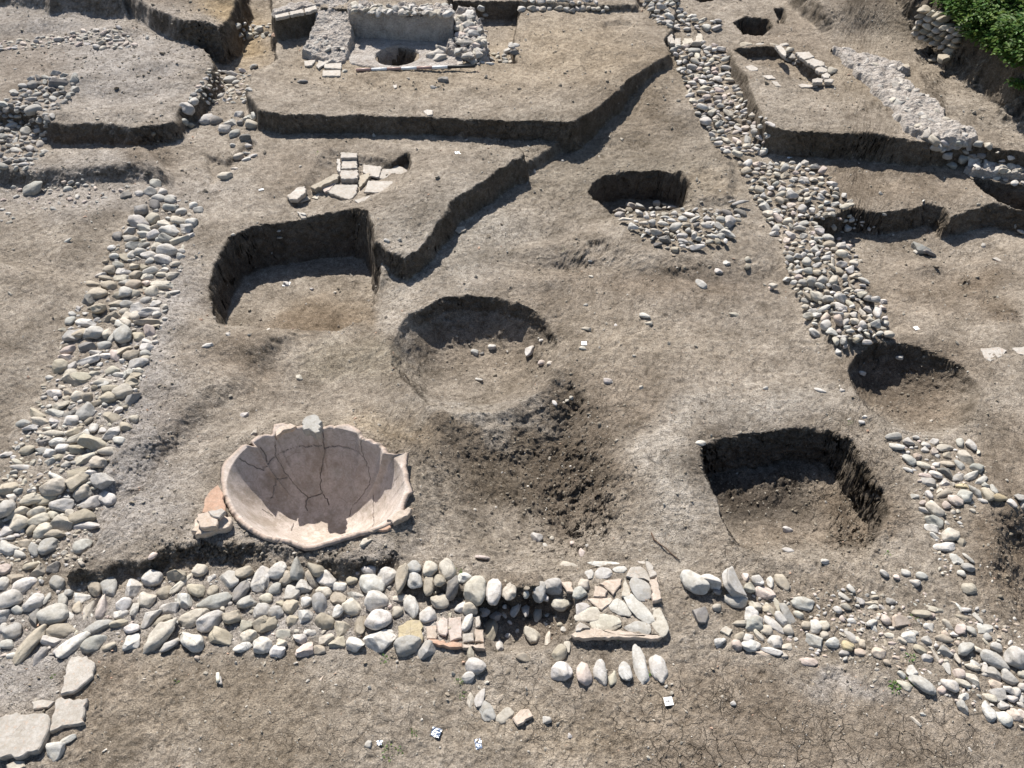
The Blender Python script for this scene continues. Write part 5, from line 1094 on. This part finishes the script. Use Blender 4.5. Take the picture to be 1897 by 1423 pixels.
# ------------------------------------------------------------------ small finds and equipment
def plain(name, col, rough=.6, metal=0.0):
    m, t, b = new_mat(name, rough); b.inputs['Base Color'].default_value = (*col, 1); b.inputs['Metallic'].default_value = metal
    return m
M_WHITE = plain('white_paint', (.78,.78,.76), .45); M_RED = plain('red_paint', (.40,.27,.23), .4); M_BLACK = plain('black_paint', (.03,.03,.03), .5)
M_FOIL = plain('foil', (.80,.81,.83), .22, 1.0); M_TWIG = plain('dry_twig', (.10,.065,.045), .9)
def tube(name, pts, rad, mat, parent=None, seg=10, taper=1.0):
    V_ = []; F_ = []
    pts = [Vector(p) for p in pts]
    for k, p in enumerate(pts):
        d = (pts[min(k + 1, len(pts) - 1)] - pts[max(k - 1, 0)]).normalized()
        a = d.orthogonal().normalized(); b = d.cross(a)
        if k and a.dot(pa) < 0: a, b = -a, -b
        if k: a = (pa - d * pa.dot(d)).normalized(); b = d.cross(a)
        pa = a
        r = rad * (1 + (taper - 1) * k / max(1, len(pts) - 1))
        for j in range(seg):
            t_ = 2 * math.pi * j / seg
            V_.append(p + a * (r * math.cos(t_)) + b * (r * math.sin(t_)))
    for k in range(len(pts) - 1):
        for j in range(seg):
            j2 = (j + 1) % seg
            F_.append((k * seg + j, k * seg + j2, (k + 1) * seg + j2, (k + 1) * seg + j))
    F_.append(tuple(range(seg - 1, -1, -1))); F_.append(tuple(range((len(pts) - 1) * seg, len(pts) * seg)))
    return add_obj(name, mesh_from(name, V_, F_), mat, parent)
p0x, p0y, p0z = (float(q_[0]) for q_ in hit([660], [132])); p1x, p1y, p1z = (float(q_[0]) for q_ in hit([880], [131]))
A0 = Vector((p0x, p0y, p0z + .025)); A1 = Vector((p1x, p1y, p1z + .07))
pole = add_empty('scale_pole', A0)
tag(pole, 'long banded surveying scale pole lying in front of the plaster basin', 'scale pole')
for k in range(7):
    f0, f1 = [0, .13, .26, .38, .51, .64, .77][k], [.13, .26, .38, .51, .64, .77, 1.0][k]
    tube('pole_band', [(A1 - A0) * f0, (A1 - A0) * (f0 + f1) / 2, (A1 - A0) * (f1 - .0005)], .024, [M_RED, M_WHITE, M_RED, M_WHITE, M_RED, M_WHITE, M_BLACK][k], pole, 14)

def marker(u, v, size_px, label, rot=.1):
    x, y, z = (float(q_[0]) for q_ in hit([u], [v])); s_ = size_px / float(scale_at(v)) / 2
    r_ = add_empty('survey_marker', (x, y, z + .006)); r_.rotation_euler = (.03, -.02, rot)
    tag(r_, label, 'survey marker', 'square white survey markers')
    def quad(nm, w, h, z0, th, m):
        V_ = [(-w, -h, z0), (w, -h, z0), (w, h, z0), (-w, h, z0), (-w, -h, z0 + th), (w, -h, z0 + th), (w, h, z0 + th), (-w, h, z0 + th)]
        F_ = [(3, 2, 1, 0), (4, 5, 6, 7), (0, 1, 5, 4), (1, 2, 6, 5), (2, 3, 7, 6), (3, 0, 4, 7)]
        add_obj(nm, mesh_from(nm, V_, F_, False), m, r_)
    quad('plate', s_, s_, 0, .004, M_WHITE); quad('cross_line', s_ * .75, s_ * .06, .004, .0015, M_BLACK); quad('cross_line', s_ * .058, s_ * .75, .0045, .0016, M_BLACK)
marker(1238, 1301, 16, 'small white survey marker with a black cross on the cracked foreground', .12)
marker(1082, 637, 10, 'white survey marker with a cross beside a pale pebble, right of round pit', .0)
marker(1697, 609, 9, 'white survey marker beyond the right round pit', .3)

def foil(u, v, size_px, label, seed, mat=M_FOIL, asp=1.0, cr=.22, name='foil_scrap', cat='foil scrap'):
    x, y, z = (float(q_[0]) for q_ in hit([u], [v])); s_ = size_px / float(scale_at(v)) / 2
    n_ = 9; r = np.random.default_rng(seed)
    xs, ys = np.meshgrid(np.linspace(-1, 1, n_), np.linspace(-asp, asp, n_))
    zz = cr * s_ * (np.abs(vnoise(xs * 1.6 + seed, ys * 1.6, seed)) + .35 * vnoise(xs * 4, ys * 4 + seed, seed)) + s_ * .15
    V1 = np.stack([xs * s_, ys * s_, zz], -1).reshape(-1, 3); V2 = V1 - (0, 0, .0015)
    id_ = np.arange(n_ * n_).reshape(n_, n_)
    f1 = np.stack([id_[:-1, :-1], id_[:-1, 1:], id_[1:, 1:], id_[1:, :-1]], -1).reshape(-1, 4); f2 = f1[:, ::-1] + n_ * n_
    o = add_obj(name, raw_mesh(name, np.concatenate([V1, V2]), np.concatenate([f1, f2]), False), mat, loc=(x, y, z), rot=(0, 0, r.uniform(-.4, .4)))
    tag(o, label, cat, 'shiny scraps on the ground')
foil(808, 1358, 18, 'square crumpled silver foil scrap at the bottom of the photo', 3, asp=1.0)
foil(886, 1379, 12, 'narrow shiny strip near the bottom, right of the foil square', 5, asp=1.6)
foil(703, 1376, 9, 'tiny silver scrap beside the grey pebble at the bottom', 6)
foil(531, 527, 14, 'crumpled pale scrap lying in the oval pit at the shadow edge', 8, M_WHITE)
foil(847, 284, 8, 'small silver scrap on the terrace above the diagonal scarp', 9)
foil(484, 352, 9, 'small white scrap left of the roof tile grave', 10, M_WHITE, .6)
foil(1463, 290, 8, 'small white scrap in the shade below right terrace', 12, M_WHITE, .8)
# bone-like white piece
foil_x, foil_y, foil_z = (float(q_[0]) for q_ in hit([405], [1258]))
o = tube('bone_piece', [(-.012, .04, .012), (-.004, .015, .014), (.004, -.012, .014), (.012, -.036, .012)], .013, plain('bone', (.62,.58,.48), .6), None, 10, 1.45)
o.location = (foil_x, foil_y, foil_z); tag(o, 'short white bone piece lying on the bare foreground earth', 'bone')
# twig
tw = [(1206,988),(1212,1000),(1222,1009),(1232,1018),(1242,1026),(1250,1033),(1259,1039)]
tx, ty, tz = hit([a for a, b in tw], [b for a, b in tw])
o = tube('twig', [(tx[k] - tx[0], ty[k] - ty[0], tz[k] - tz[0] + .012 + (.02 if k == 3 else 0)) for k in range(len(tw))], .007, M_TWIG, None, 8, .6)
o.location = (tx[0], ty[0], tz[0]); tag(o, 'thin dark twig lying left of the square pit', 'twig')

# ------------------------------------------------------------------ plants
def leaf_material():
    m, t, b = new_mat('leaf', .55)
    at = N(t, 'ShaderNodeAttribute', attribute_name='tone')
    L(t, at.outputs['Color'], b.inputs['Base Color'])
    tr_ = N(t, 'ShaderNodeBsdfTranslucent'); L(t, at.outputs['Color'], tr_.inputs['Color'])
    mx = N(t, 'ShaderNodeMixShader'); mx.inputs[0].default_value = .35
    L(t, b.outputs[0], mx.inputs[1]); L(t, tr_.outputs[0], mx.inputs[2]); L(t, mx.outputs[0], t.nodes['Material Output'].inputs[0])
    return m
M_LEAF = leaf_material(); M_STEM = plain('green_stem', (.10,.13,.04), .8)
def leaves(name, n, rad, hgt, ls, r, parent=None, base=(.105,.19,.05)):
    V_, F_, C_ = [], [], []
    for k in range(n):
        a = r.uniform(0, 2 * math.pi); q_ = rad * math.sqrt(r.random()) ; h_ = hgt * r.uniform(.1, 1) * (1 - .5 * (q_ / rad) ** 2)
        bump_ = 1 + .35 * math.sin(a * 3 + k % 3) 
        p = Vector((q_ * bump_ * math.cos(a), q_ * bump_ * math.sin(a), h_))
        d = Vector((math.cos(a) + r.normal(0, .6), math.sin(a) + r.normal(0, .6), r.uniform(-.5, .6))).normalized()
        s = d.cross(Vector((0, 0, 1))).normalized(); nrm = s.cross(d)
        l_ = ls * r.uniform(.6, 1.3); w_ = l_ * r.uniform(.22, .36)
        b0 = len(V_)
        V_ += [p, p + d * l_ * .35 + s * w_ + nrm * w_ * .3, p + d * l_ * .7 + s * w_ * .7 + nrm * w_ * .1, p + d * l_ - nrm * w_ * .5, p + d * l_ * .7 - s * w_ * .7 + nrm * w_ * .1, p + d * l_ * .35 - s * w_ + nrm * w_ * .3]
        F_ += [(b0, b0 + 1, b0 + 2, b0 + 3), (b0, b0 + 3, b0 + 4, b0 + 5)]
        c = np.array(base) * r.uniform(.55, 1.5) * np.array((r.uniform(.85, 1.3), 1, r.uniform(.7, 1.2)))
        C_ += [np.append(c, 1)] * 6
    me_ = mesh_from(name, V_, F_, False)
    ca_ = me_.color_attributes.new('tone', 'FLOAT_COLOR', 'POINT'); ca_.data.foreach_set('color', np.concatenate(C_).astype(np.float32))
    return add_obj(name, me_, M_LEAF, parent)
def weed(u, v, rad, hgt, n, ls, label, seed, z=None):
    x, y, z_ = (float(q_[0]) for q_ in hit([u], [v]))
    r = np.random.default_rng(seed)
    e = add_empty('weed', (x, y, z_ - .01)); tag(e, label, 'weed', 'green weeds')
    leaves('foliage', n, rad, hgt, ls, r, e)
    for k in range(3):
        a = r.uniform(0, 6.28); q_ = rad * .5
        tube('stem', [(0, 0, 0), (q_ * .4 * math.cos(a), q_ * .4 * math.sin(a), hgt * .5), (q_ * math.cos(a), q_ * math.sin(a), hgt * .9)], .004 if rad > .1 else .0015, M_STEM, e, 6, .5)
BANK = [(1770,22,.30,.28),(1800,38,.32,.30),(1830,30,.34,.34),(1862,22,.34,.34),(1892,30,.34,.36),(1815,62,.26,.26),(1842,78,.30,.28),(1872,62,.34,.34),(1896,80,.34,.32),(1800,8,.30,.30),(1850,2,.34,.36),(1890,0,.34,.36),
        (1856,104,.22,.2),(1888,112,.26,.24),(1885,158,.12,.10),(1910,50,.34,.34),(1915,110,.3,.3)]
BW = ['leftmost leafy weed clump on the bank', 'broad clump at the left part of the bank weeds', 'tall leafy clump in the middle of the bank weeds', 'tall clump by the top edge right of bank middle', 'leafy clump at the right edge of the bank top',
      'small clump low on the left of the bank weeds', 'clump hanging low in the middle of the bank weeds', 'dense bright clump on the right of the bank', 'dense clump at the right edge halfway down the bank', 'leafy clump at the very top left of the bank', 'leafy clump cut by the top edge of photo', 'leafy clump in the top right corner',
      'lowest clump in the middle of the bank weeds', 'lowest big clump at the right edge of bank', 'tiny lone weed low on the bank by the edge', 'clump cut by the right edge near the top', 'clump cut by the right edge lower down']
for k, (u_, v_, r_, h_) in enumerate(BANK): weed(u_, v_, r_, h_, int(900 * (r_ / .3) ** 2), .075, 'bright green ' + BW[k], 100 + k)
SW = [(328,1261,.035,.03,26,.022,'tiny green rosette on the foreground earth, left of the bone'), (713,1221,.04,.04,36,.02,'small green tuft below the front cobble band'), (722,1388,.09,.05,90,.022,'straggling green weed near the bottom edge'),
      (770,1360,.05,.04,40,.02,'thin green weed left of the foil square'), (1145,1178,.04,.06,50,.025,'small green sprout at the front of the tile platform'), (1203,1248,.03,.06,40,.022,'green sprout between the last two upright stones'),
      (1658,1273,.06,.07,90,.03,'bright green tuft left of the right front rubble'), (1688,1218,.05,.05,50,.025,'green tuft above the cracked white stone'), (1692,1262,.04,.05,40,.025,'green tuft beside the long grey stone'), (1573,782,.04,.03,30,.02,'tiny green weed beside the right round pit'),
      (1646,1026,.04,.04,30,.02,'faint green weed right of the square pit'), (855,1285,.05,.04,50,.02,'greenish weed left of the small stone arc'), (850,1265,.04,.04,30,.02,'small weed under the last drain stones'), (100,1255,.03,.03,20,.02,'tiny weed above the corner slabs'),
      (1045,460,.06,.03,30,.02,'faint green weed on the middle floor near small hollow'), (590,282,.05,.04,40,.03,'green weed at the far corner of tile grave'), (850,1062,.05,.03,40,.02,'yellow green moss beside the drain cobbles'), (1697,1145,.04,.04,30,.02,'green weed beside the large red tile lump')]
for k, a in enumerate(SW): weed(a[0], a[1], a[2] * .8, a[3] * .7, int(a[4] * .6), a[5] * .75, a[6], 300 + k)

# ------------------------------------------------------------------ stones bedded in the mortar masonry
def bedded(parent_loc, parent, pts, zp, ztop, n, px, tones, seed, zlo=0):
    r = np.random.default_rng(seed); items_ = []
    xs_ = [p[0] for p in pts]; ys_ = [p[1] for p in pts]; k = 0; tries = 0
    while k < n and tries < n * 40:
        tries += 1
        a, b = r.uniform(min(xs_), max(xs_)), r.uniform(min(ys_), max(ys_))
        if not in_poly(a, b, pts): continue
        x_, y_ = (float(q_) for q_ in W(a, b, zp)); s_ = px * r.uniform(.6, 1.4) / float(scale_at(b)) * .5
        zt = float(ztop(np.array([x_]), np.array([y_]))[0]) if callable(ztop) else ztop
        items_.append(((x_ - parent_loc[0], y_ - parent_loc[1], zt - parent_loc[2] + s_ * .12), Euler((r.normal(0, .3), r.normal(0, .3), r.uniform(0, 6.3))), (s_ * r.uniform(1, 1.6), s_, s_ * r.uniform(.4, .7)), np.array(TONE[r.choice(list(tones))]) * r.uniform(.85, 1.1)))
        k += 1
    o = merged('bedded_rubble', items_, ICO3, ICO3F, M_RUBBLE, None, None, True, ('chip', 'block'), 8)
    o.parent = parent; return o
bl = tuple(basin.location)
bedded(bl, basin, [(655,14),(832,20),(834,32),(655,28)], .88, .92, 70, 11, 'wwgsc', 1)
bedded(bl, basin, [(842,46),(872,40),(890,54),(898,94),(878,104),(852,96),(835,92),(846,70)], .58, yline(100, .56, 45, .74, .55), 60, 13, 'wgscp', 2)
bedded(bl, basin, [(600,76),(640,74),(638,98),(600,97),(568,90)], .55, yline(96, .50, 30, .85, .62), 16, 10, 'wgsp', 3)
bedded(bl, basin, [(800,84),(838,78),(846,112),(806,118)], .49, .475, 6, 22, 'sss', 4)
mw = bpy.data.objects['mortar_wall']
bedded(tuple(mw.location), mw, [(1560,92),(1595,95),(1630,108),(1680,122),(1665,132),(1700,168),(1745,202),(1780,234),(1808,248),(1760,252),(1722,244),(1690,232),(1675,212),(1642,180),(1618,152),(1590,122)], .54, .505, 60, 13, 'sswcg', 5)
mb = bpy.data.objects['mortar_block']
bedded(tuple(mb.location), mb, [(1800,298),(1830,292),(1895,294),(1897,322),(1850,316),(1812,312)], .22, .22, 36, 14, 'swgc', 6)

for o in list(S.objects):
    if o.parent is None and ('wall' in o.name or 'lining' in o.name): o['kind'] = 'thing'
